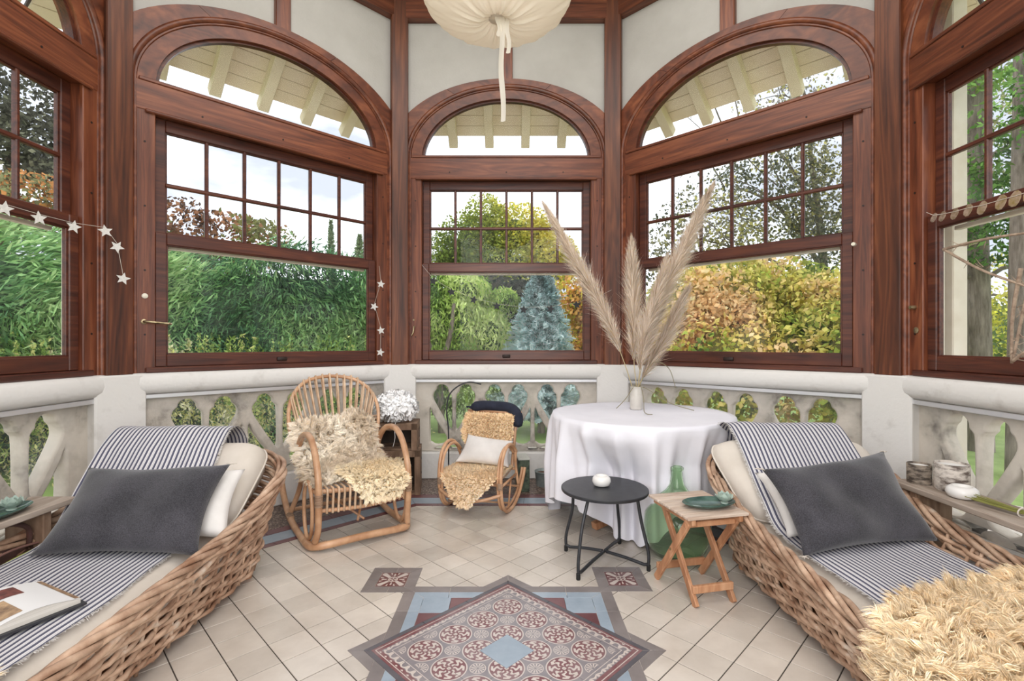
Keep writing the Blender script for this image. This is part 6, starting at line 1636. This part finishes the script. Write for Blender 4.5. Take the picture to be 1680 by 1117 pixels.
MB().lathe([(0.02, 0.02), (0.10, 0.03), (0.15, 0.09), (0.145, 0.16), (0.08, 0.215), (0.01, 0.23)], 20).build('core', base_mat('paper core', (0.8, 0.78, 0.75), 0.8), lamp, smooth=3.1)
MB().lathe([(0.05, 0.0), (0.05, 0.03)], 16).build('lamp_ring', M['ceramic'], lamp)
MB().tube(spline([(0.03, -0.10, 0.03), (0.03, -0.165, -0.02), (0.035, -0.172, -0.10), (0.02, -0.175, -0.17)], 6), 0.0022, 5).build('cord', M['white_cotton'], lamp, smooth=3.1)

# ------------------------------------------------------------------ round table with cloth
TX, TY, TR, TZ = 0.875, 3.34, 0.595, 0.72
tb = empty('round_table', (TX, TY, 0), 0, 'round table hidden under the white cloth', 'table')
MB().lathe([(TR - 0.02, 0.69), (TR - 0.01, 0.70), (TR - 0.012, 0.712), (TR - 0.03, 0.714)], 48).build('tabletop', M['brown_wood'], tb, smooth=0.8)
MB().lathe([(0.05, 0.06), (0.045, 0.2), (0.05, 0.5), (0.08, 0.69)], 16).build('column', M['brown_wood'], tb, smooth=0.8)
for k in range(4):
    a = k * PI / 2 + 0.5
    MB().beam((0, 0, 0.10), (0.40 * math.cos(a), 0.40 * math.sin(a), 0.025), 0.05, 0.045).build('foot', M['acacia'], tb)
NA, NR = 240, 34
A = np.arange(NA) * 2 * PI / NA
G = np.zeros((NR, NA + 1, 3)); A1 = np.r_[A, A[0] + 2 * PI]
def hang(a):
    # square cloth: corners hang lowest; one corner points to the camera's left
    q = (a - math.radians(247)) % (PI / 2); q = min(q, PI / 2 - q)
    Rs = 1.10 / max(math.cos(PI / 4 - q), 0.2)
    return min(Rs - TR, TZ - 0.012)
hg = np.array([hang(a) for a in A1]); hg = np.convolve(np.r_[hg[-6:-1], hg, hg[1:6]], np.ones(11) / 11, 'valid')
def folds(a, s): return 0.7 * (1 - 1.6 * np.abs(np.sin(a * 8 + 0.6 + 0.4 * np.sin(a * 3))) ** 0.8) + 0.45 * np.sin(a * 21 + 1.3 + s) + 0.25 * np.sin(a * 37 + 2.0 - s)
for i in range(NR):
    if i < 12:
        f = i / 11; r = TR * f ** 0.7; z = TZ + 0.004 + 0.0015 * np.sin(A1 * 5 + f * 6) * f
        G[i] = np.c_[TX + r * np.cos(A1), TY + r * np.sin(A1), z * np.ones(NA + 1)]
    else:
        s = (i - 11) / (NR - 12)
        drop = hg * s; rr = TR + 0.012 * np.minimum(s * 12, 1) + folds(A1, s) * 0.056 * np.clip(s * 1.8, 0, 1) ** 0.8 + 0.01 * s
        # pushed in behind the glass demijohn and beside the lounger
        ad = np.angle(np.exp(1j * (A1 - math.radians(-80)))); rr = rr - 0.10 * np.exp(-(ad / 0.26) ** 2) * np.clip(s * 2.2, 0, 1)
        ad = np.angle(np.exp(1j * (A1 - math.radians(-50)))); rr = rr - 0.10 * np.exp(-(ad / 0.28) ** 2) * np.clip(s * 2.2, 0, 1)
        ad = np.angle(np.exp(1j * (A1 - math.radians(-121)))); rr = rr - 0.17 * np.exp(-(ad / 0.36) ** 4) * np.clip((s - 0.12) * 3.2, 0, 1)
        z = TZ + 0.004 - drop * (1 - 0.03 * folds(A1, 0)) - 0.004 * np.minimum(s * 12, 1)
        G[i] = np.c_[TX + rr * np.cos(A1), TY + rr * np.sin(A1), np.maximum(z, 0.012)]
cl = g_ob('tablecloth', G - np.array([TX, TY, 0]), M['cloth'], label='white cloth draped in folds over the round table', cat='tablecloth'); cl.location = (TX, TY, 0)

# vase with pampas grass
VX, VY = 0.885, 3.50
VZ = TZ + 0.006
vase = empty('glass_vase', (VX, VY, VZ), 0, 'narrow pale stoneware jar holding pampas grass on the round table', 'vase')
MB().lathe([(0.040, 0), (0.045, 0.006), (0.046, 0.12), (0.042, 0.135), (0.041, 0.155), (0.045, 0.16), (0.041, 0.162), (0.037, 0.15), (0.036, 0.02), (0.002, 0.015)], 28, capt=False).build('jar', noise_mat('frosted jar', (0.50, 0.47, 0.42), (0.68, 0.64, 0.58), (1, 1, 1), 0.3, 'Object', nscale=10), vase, smooth=0.8)
def strands(name, parent, C, D, L, w, col1, col2, droop, seed):
    rg = np.random.default_rng(seed); n = len(C)
    sd = np.cross(D, rg.normal(size=(n, 3))); sd /= np.linalg.norm(sd, axis=1)[:, None] + 1e-9
    L = L[:, None]; P1 = C + D * L * 0.5; P2 = C + D * L; P2[:, 2] -= droop * L[:, 0]
    P1[:, 2] -= droop * 0.25 * L[:, 0]
    V = np.stack([C - sd * w / 2, C + sd * w / 2, P1 - sd * w * 0.45, P1 + sd * w * 0.45, P2], 1)
    b = (np.arange(n) * 5)[:, None]; T = np.concatenate([b + k for k in ([0, 1, 3], [0, 3, 2], [2, 3, 4])], 1).reshape(-1, 3)
    m_ = rg.random((n, 1)); col = np.array(col1) * (1 - m_) + np.array(col2) * m_
    return mk(name, V.reshape(-1, 3), T, M['fur'], parent, col=np.repeat(col, 5, 0), hn=np.repeat(D + rg.normal(0, 0.5, (n, 3)) + np.array([0, -0.5, 0.2]), 5, 0), kind='stuff')
def pampas(pts, plume_from, rmax, n, label, seed, fluffy=1.0):
    """pts: world path from the jar to the tip; plume from fraction plume_from to 1"""
    P = resample(pts, 60); o = np.array([VX, VY, VZ + 0.02]); P0 = P - o
    r = empty('pampas_grass', tuple(o), 0, label, 'grass plume', 'pampas grass in the jar')
    MB().tube(P0[:56], np.linspace(0.0036, 0.0014, 56), 6).build('stalk', base_mat('dry reed', (0.52, 0.42, 0.24), 0.7), r, smooth=3.1)
    rg = np.random.default_rng(seed); s = rg.random(n) ** 0.9; f = plume_from + (1 - plume_from) * s
    idx = f * 59; i = np.clip(idx.astype(int), 0, 58); fr = (idx - i)[:, None]
    C = P0[i] * (1 - fr) + P0[i + 1] * fr; T = P0[i + 1] - P0[i]; T /= np.linalg.norm(T, axis=1)[:, None]
    Rn = rg.normal(size=(n, 3)); Rn -= (Rn * T).sum(1)[:, None] * T; Rn /= np.linalg.norm(Rn, axis=1)[:, None]
    prof = np.sin(np.clip(s * 0.93 + 0.07, 0, 1) * PI) ** 0.6 * (1 - 0.45 * s)
    C = C + Rn * (rmax * 0.30 * prof * rg.random(n))[:, None]
    spread = (rmax * prof * rg.uniform(0.3, 1.3, n)) * (1 + (rg.random(n) < 0.12) * 0.9)
    L = rg.uniform(0.07, 0.16, n) * (0.55 + prof) * fluffy
    D = T * 1.0 + Rn * (spread / L * 1.15)[:, None]; D /= np.linalg.norm(D, axis=1)[:, None]
    strands('plume', r, C, D, L, 0.0016, (0.52, 0.39, 0.28), (0.95, 0.86, 0.75), 0.12, seed)
    return r
def wp(px, py, Y): return np.array([(px - 840) * Y / F, Y, H - (py - HOR) * Y / F])
b0 = np.array([VX, VY, VZ + 0.03])
pampas([b0 + [-0.02, 0, 0], b0 + [-0.03, 0, 0.13], wp(1012, 562, 3.42), wp(985, 500, 3.38), wp(940, 420, 3.32), wp(897, 342, 3.25)], 0.27, 0.078, 5200, 'pampas plume leaning far left over the back window', 51)
pampas([b0, b0 + [0.002, 0, 0.13], wp(1040, 590, 3.52), wp(1039, 500, 3.54), wp(1036, 400, 3.54)], 0.28, 0.082, 4200, 'upright short pampas plume, second from the left', 52, 1.1)
pampas([b0 + [0.01, 0.01, 0], b0 + [0.015, 0.01, 0.13], wp(1062, 560, 3.50), wp(1085, 490, 3.45), wp(1125, 400, 3.38), wp(1166, 310, 3.30)], 0.18, 0.10, 7500, 'tallest and widest pampas plume, leaning right', 53)
pampas([b0 + [0.01, -0.01, 0], b0 + [0.012, -0.01, 0.13], wp(1055, 560, 3.40), wp(1072, 500, 3.36), wp(1092, 428, 3.34)], 0.25, 0.075, 3600, 'shorter pampas plume in front of the tallest one', 54)
pampas([b0 + [0.012, 0.012, 0], b0 + [0.02, 0.01, 0.13], wp(1065, 600, 3.56), wp(1095, 545, 3.58), wp(1125, 480, 3.60)], 0.22, 0.075, 3600, 'loose drooping pampas plume, rightmost and lowest', 55, 1.3)
lb = empty('grass_blades', (VX, VY, VZ + 0.03), 0, 'thin dry blades bending out of the jar over the cloth', 'grass')
for pts in ([(0, 0, 0.0), (-0.01, -0.02, 0.14), (-0.09, -0.06, 0.05), (-0.16, -0.09, -0.012)], [(0.01, -0.01, 0), (0.02, -0.03, 0.14), (0.025, -0.10, 0.06), (-0.005, -0.24, -0.018), (0.02, -0.33, -0.019)], [(0.01, 0, 0), (0.03, 0, 0.15), (0.13, 0.02, 0.30), (0.24, 0.03, 0.26), (0.29, 0.03, 0.12)], [(0, 0, 0), (0.03, -0.02, 0.13), (0.2, -0.1, 0.03), (0.36, -0.14, -0.02)]):
    MB().tube(spline(pts, 8), 0.0026, 5).build('blade', base_mat('dry blade', (0.24, 0.21, 0.12), 0.7), lb, smooth=3.1)

# ------------------------------------------------------------------ black side table
bt = empty('side_table', (0.512, 2.72, 0), 0, 'round black metal side table in front of the tablecloth', 'table')
MB().lathe([(0.236, 0.383), (0.238, 0.388), (0.238, 0.397), (0.234, 0.400), (0.0, 0.400)], 64, capt=False).build('tabletop', M['black_metal'], bt, smooth=0.6)
for k in range(4):
    px_, py_ = ((0.338, 2.49), (0.715, 2.585), (0.315, 2.83), (0.64, 2.93))[k]
    d = np.array([px_ - 0.512, py_ - 2.72]); L = np.linalg.norm(d); d /= L
    pts = [(d[0] * 0.185, d[1] * 0.185, 0.385), (d[0] * (L - 0.035), d[1] * (L - 0.035), 0.25), (d[0] * (L + 0.002), d[1] * (L + 0.002), 0.10), (d[0] * (L + 0.004), d[1] * (L + 0.004), 0.035), (d[0] * (L - 0.02), d[1] * (L - 0.02), 0.028), (d[0] * L * 0.5, d[1] * L * 0.5, 0.040), (d[0] * 0.01, d[1] * 0.01, 0.046)]
    MB().tube(np.vstack([spline(pts[:4], 5), spline(pts[4:], 4)]), 0.0088, 8).build('leg', M['black_metal'], bt, smooth=3.1)
    MB().lathe([(0.010, 0), (0.011, 0.004), (0.011, 0.03), (0.008, 0.034)], 10, (d[0] * (L + 0.004), d[1] * (L + 0.004), 0)).build('foot_cap', base_mat('rubber', (0.01, 0.01, 0.01), 0.7), bt, smooth=0.6)
pebble_holder((0.500, 2.745, 0.4005), 0.052, 0.058, 'round white ceramic candle holder on the black side table', 'white pebble candle holders')

# ------------------------------------------------------------------ slatted folding table
ft = empty('folding_table', (0.895, 2.39, 0), math.radians(13), 'small slatted wooden folding table beside the right lounger', 'table')
W_, D_, HT = 0.157, 0.182, 0.42
for k in range(7):
    y = -D_ + (2 * D_) * (k + 0.5) / 7
    MB().box(-W_, W_, y - D_ / 7 + 0.003, y + D_ / 7 - 0.003, HT - 0.014, HT, 0.003).build('slat', M['slat'], ft)
for s in (-1, 1):
    MB().box(s * 0.112, s * 0.132, -D_ + 0.01, D_ - 0.01, HT - 0.042, HT - 0.014, 0.003).build('batten', M['acacia'], ft)
    x = s * 0.112
    MB().beam((x + 0.015 * s, -0.135, 0.385), (x + 0.015 * s, 0.15, 0.002), 0.018, 0.036, (0, 1, 0)).build('leg', M['acacia'], ft)
    MB().beam((x - 0.015 * s, 0.135, 0.385), (x - 0.015 * s, -0.15, 0.002), 0.018, 0.036, (0, 1, 0)).build('leg', M['acacia'], ft)
    mb = MB().lathe([(0.006, -0.012), (0.006, 0.012)], 10); mb.V[-1] = mb.V[-1][:, [2, 1, 0]] + np.array([x + 0.018 * s, 0.0, 0.21]); mb.build('bolt', M['brass'], ft)
MB().box(-0.105, 0.105, -0.140, -0.120, 0.055, 0.09, 0.003).build('stretcher', M['acacia'], ft)
MB().box(-0.135, 0.135, 0.120, 0.140, 0.055, 0.09, 0.003).build('stretcher', M['acacia'], ft)
MB().box(-0.14, 0.14, -0.13, -0.11, 0.355, 0.38, 0.003).build('stretcher', M['acacia'], ft)
oval_dish((0.935, 2.335, HT + 0.001), math.radians(10), 0.132, 0.072, 'green oval dish with pale lotus on the folding table', 1)

# ------------------------------------------------------------------ demijohn
gm = bpy.data.materials.new('green bottle glass'); gm.use_nodes = True; t = gm.node_tree; b = t.nodes['Principled BSDF']
b.inputs['Base Color'].default_value = (0.72, 0.90, 0.68, 1); b.inputs['Roughness'].default_value = 0.03; b.inputs['Transmission Weight'].default_value = 0.93; b.inputs['IOR'].default_value = 1.3
dj = empty('demijohn', (0.935, 2.785, 0), 0, 'large green glass demijohn behind the folding table', 'bottle')
prof = [(0.10, 0.0), (0.125, 0.006), (0.16, 0.05), (0.180, 0.11), (0.184, 0.17), (0.175, 0.23), (0.148, 0.285), (0.105, 0.33), (0.062, 0.365), (0.040, 0.40), (0.032, 0.44), (0.029, 0.475), (0.036, 0.478), (0.036, 0.495), (0.029, 0.498), (0.023, 0.47), (0.026, 0.44), (0.034, 0.398), (0.056, 0.362), (0.10, 0.324), (0.143, 0.279), (0.170, 0.228), (0.179, 0.17), (0.175, 0.11), (0.155, 0.054), (0.12, 0.012), (0.002, 0.03)]
MB().lathe(prof, 56, capt=False).build('body', gm, dj, smooth=1.2)

# ------------------------------------------------------------------ pendant lantern
pl = empty('fabric_pendant', (-0.062, 2.03, 2.645), 0, 'gathered cream fabric pendant lantern with hanging ribbons', 'lamp')
fm = bpy.data.materials.new('gathered voile'); fm.use_nodes = True; t = fm.node_tree; t.nodes.clear()
_o = N(t, 'ShaderNodeOutputMaterial'); _d = N(t, 'ShaderNodeBsdfDiffuse', Color=(0.82, 0.77, 0.69, 1)); _t = N(t, 'ShaderNodeBsdfTranslucent', Color=(0.84, 0.77, 0.68, 1)); _m = N(t, 'ShaderNodeMixShader'); _m.inputs[0].default_value = 0.5
t.links.new(_d.outputs[0], _m.inputs[1]); t.links.new(_t.outputs[0], _m.inputs[2]); t.links.new(_m.outputs[0], _o.inputs['Surface'])
na, nr = 180, 26; G = np.zeros((nr, na + 1, 3)); a = np.linspace(0, 2 * PI, na + 1)
fold = 0.5 * np.sin(a * 16) + 0.35 * np.sin(a * 27 + 1) + 0.3 * np.sin(a * 41 + 2)
for i in range(nr):
    ph_ = PI * i / (nr - 1); rr = math.sin(ph_) ; zz = -math.cos(ph_)
    amp = 0.12 * (rr * (1 - rr) * 3 + 0.10)
    R_ = 0.310 * np.maximum(rr, 0.02) * (1 + amp * fold * 0.7); zo = 0.136 * zz + (0.016 * fold * (1 - rr) * min(1, rr * 3)) + 0.045 * math.exp(-(rr / 0.16) ** 2) * (1 if zz < 0 else -1)
    G[i] = np.c_[R_ * np.cos(a), R_ * np.sin(a), zo]
g_ob('shade', G, fm, pl)
MB().lathe([(0.035, -0.11), (0.04, -0.08), (0.01, -0.04)], 14).build('gathering', fm, pl, smooth=3.1)
for k, (x, L_, w_) in enumerate(((0.018, 0.45, 0.011), (0.042, 0.17, 0.009), (0.005, 0.10, 0.010))):
    S_ = []
    for q in range(26):
        f = q / 25; z = -0.09 - L_ * f; tw = 0.5 * math.sin(f * 5 + k); xx = x + 0.004 * math.sin(f * 9 + k) + (0.006 * f); dx = w_ * math.cos(tw); dy = w_ * math.sin(tw)
        S_.append([(xx - dx, -0.02 - dy, z), (xx, -0.02 + 0.004, z), (xx + dx, -0.02 + dy, z)])
    g_ob('ribbon', S_, fm, pl)
MB().tube([(0, 0, 0.15), (0, 0, 1.89)], 0.004, 6).build('cord', M['linen'], pl)

# ------------------------------------------------------------------ garlands
def star_mesh(r=0.036, th=0.003):
    P = [((r if k % 2 == 0 else r * 0.45) * math.sin(k * PI / 5), (r if k % 2 == 0 else r * 0.45) * math.cos(k * PI / 5)) for k in range(10)]
    V = [(x, -th / 2, z) for x, z in P] + [(x, th / 2, z) for x, z in P]
    Fc = [list(range(10))[::-1], list(range(10, 20))] + [(k, (k + 1) % 10, 10 + (k + 1) % 10, 10 + k) for k in range(10)]
    return mesh_of('star', V, Fc)
silver = noise_mat('pale glitter card', (0.55, 0.53, 0.50), (0.72, 0.70, 0.67), (1, 1, 1), 0.5, 'Object', nscale=120)
blackc = base_mat('black card', (0.012, 0.012, 0.015), 0.6)
def garland(name, label, pts, mat, rots, tilts, r=0.036, extra_start=None, extra_end=None, cat='garland'):
    o = np.array(pts[0]); root = empty(name, tuple(o), 0, label, cat)
    me = star_mesh(r)
    for p, ry, rz in zip(pts, rots, tilts):
        put('star', me, mat, root, tuple(np.array(p) - o), (0, ry, rz))
    S_ = ([extra_start] if extra_start is not None else []) + list(pts) + ([extra_end] if extra_end is not None else [])
    S_ = np.array(S_) - o
    MB().tube(S_ + [0, 0.0, 0.02], 0.0012, 4).build('string', M['linen'], root)
    return root
def onx(px, py, X): Y = X * F / (px - 840); return np.array([X, Y, H - (py - HOR) * Y / F])
left = [onx(8, 342, -2.315), onx(64, 358, -2.315), onx(121, 372, -2.315), wp(173, 379, 2.76), wp(192, 405, 2.80), wp(202, 457, 2.82)]
garland('star_garland', 'garland of pale stars hanging across the left side window to its post', left, silver, [0.1, -0.1, 0.15, -0.2, 0.5, 0.2], [1.3, 1.3, 1.2, 0.9, 0.9, 0.9], 0.036)
right = [wp(625, 466, 4.15), wp(614, 503, 4.13), wp(625, 542, 4.15), wp(624, 578, 4.15)]
garland('star_garland', 'string of four pale stars hanging beside the left diagonal window', right, silver, [0.1, 0.4, -0.2, 0.2], [0.5] * 4, 0.036, wp(622, 440, 4.17))
bk_ = [wp(x, y, 4.275) for x, y in ((711, 461), (741, 479), (777, 492), (815, 502), (859, 508), (903, 507), (946, 500), (984, 489))]
garland('star_garland', 'garland of black stars looped across the back window', bk_, blackc, [0.2, -0.1, 0.3, 0.0, 0.1, 0.25, -0.15, 0.1], [0] * 8, 0.039, wp(692, 438, 4.27), wp(1030, 466, 4.25))
# leaf garland and twig star at the right side window
lg = empty('leaf_garland', tuple(onx(1520, 352, 2.26)), 0, 'string of dried leaves along the right side window', 'garland'); o = np.array(lg.location)
rg = np.random.default_rng(4); pts = [o]
for k, (px_, py_) in enumerate(((1532, 357), (1546, 355), (1566, 351), (1588, 345), (1611, 341), (1642, 332), (1665, 326), (1690, 318))):
    p = onx(px_, py_, 2.245); pts.append(p); r_ = 0.026 + 0.002 * k
    me = MB().lathe([(r_ * 0.2, -0.001), (r_ * 0.9, -0.0015), (r_, 0.0), (r_ * 0.9, 0.0015)], 10)
    V = np.vstack(me.V)[:, [2, 0, 1]]; V[:, 1] *= 0.75; V[:, 0] += 0.006 * np.sin(V[:, 2] / r_ * 2)
    mk('leaf', V, me.F, noise_mat('dried leaf', (0.10 + 0.02 * k, 0.06 + 0.015 * k, 0.04), (0.36, 0.26, 0.20), (1, 1, 1), 0.8, 'Object', nscale=40), lg).location = p - o
MB().tube(np.array(pts) - o + [0, 0, 0.012], 0.0014, 4).build('string', M['linen'], lg)
ts = empty('twig_star', tuple(onx(1640, 590, 2.22)), 0, 'star of bare twigs hanging in the right side window', 'ornament'); o = np.array(ts.location)
tw = noise_mat('bare twig', (0.20, 0.13, 0.09), (0.50, 0.38, 0.28), (1, 1, 1), 0.8, 'Object', nscale=30)
P4 = [onx(1548, 409, 2.22), onx(1700, 380, 2.22), onx(1690, 472, 2.22), onx(1662, 592, 2.22), onx(1705, 575, 2.22)]
def twig(p, q, r_=0.007):
    p = np.array(p) - o; q = np.array(q) - o; m_ = (p + q) / 2 + rg.normal(0, 0.006, 3)
    mb = MB().tube(spline([p, m_, q], 6), [r_ * 1.1 - r_ * 0.4 * k / 12 for k in range(13)], 6)
    for k in range(6):
        c = p + (q - p) * rg.uniform(0.1, 0.95); d = rg.normal(0, 1, 3) * [0.3, 1, 1]; d /= np.linalg.norm(d)
        mb.tube([c, c + d * 0.025, c + d * 0.055 + [0, 0, 0.006]], [0.0025, 0.0018, 0.0008], 4)
    mb.build('twig', tw, ts, smooth=3.1)
twig(P4[0], P4[1]); twig(P4[0], P4[2]); twig(P4[2] + [0, 0, 0.02], P4[3]); twig(P4[3], P4[4]); twig(onx(1675, 440, 2.225), onx(1660, 596, 2.225), 0.008)

# ------------------------------------------------------------------ window hardware (parts of the windows)
def hw(wall, name, mb, mat): return mb.build(name, mat, WROOT[wall], smooth=0.9)
wl = 'wall_back_left'
def disc(x, z, r_, y=-0.001, t_=0.006):
    mb = MB().lathe([(r_, 0), (r_, t_ * 0.6), (r_ * 0.8, t_)], 16); V = mb.V[-1]; mb.V[-1] = np.c_[V[:, 0] + x, y - V[:, 2], V[:, 1] + z]; return mb
hw(wl, 'keyhole_plate', disc(-0.80, 1.49, 0.016), M['ivory'])
mb = disc(-0.805, 1.33, 0.016); mb.tube(spline([(-0.805, 0.0, 1.33), (-0.80, -0.035, 1.33), (-0.75, -0.050, 1.325), (-0.70, -0.050, 1.32), (-0.685, -0.05, 1.318)], 5), 0.0075, 8); mb.lathe([(0.004, -0.008), (0.012, 0), (0.004, 0.008)], 8, (-0.68, -0.05, 1.318))
hw(wl, 'handle', mb, M['brass'])
mb = disc(-0.812, 1.34, 0.010); mb.tube(spline([(-0.812, 0, 1.34), (-0.81, -0.03, 1.34), (-0.815, -0.035, 1.29), (-0.83, -0.035, 1.262)], 5), 0.0065, 8)
hw('wall_back', 'handle', mb, M['brass']); hw('wall_back', 'keyhole_plate', disc(-0.815, 1.40, 0.008), M['brass'])
hw('wall_back_right', 'knob', disc(0.755, 1.815, 0.013, -0.0, 0.03), M['ivory'])
mb = disc(-0.80, 1.40, 0.012, 0.0, 0.03); hw('wall_right', 'knob', mb, M['brass']); hw('wall_right', 'keyhole_plate', disc(-0.79, 1.27, 0.018), M['brass'])
for wn in ('wall_back_left', 'wall_back', 'wall_back_right'):
    mb = MB().box(-0.035, 0.035, 0.010, 0.024, 1.066, 1.094, 0.004); hw(wn, 'sash_lift', mb, M['peg'])
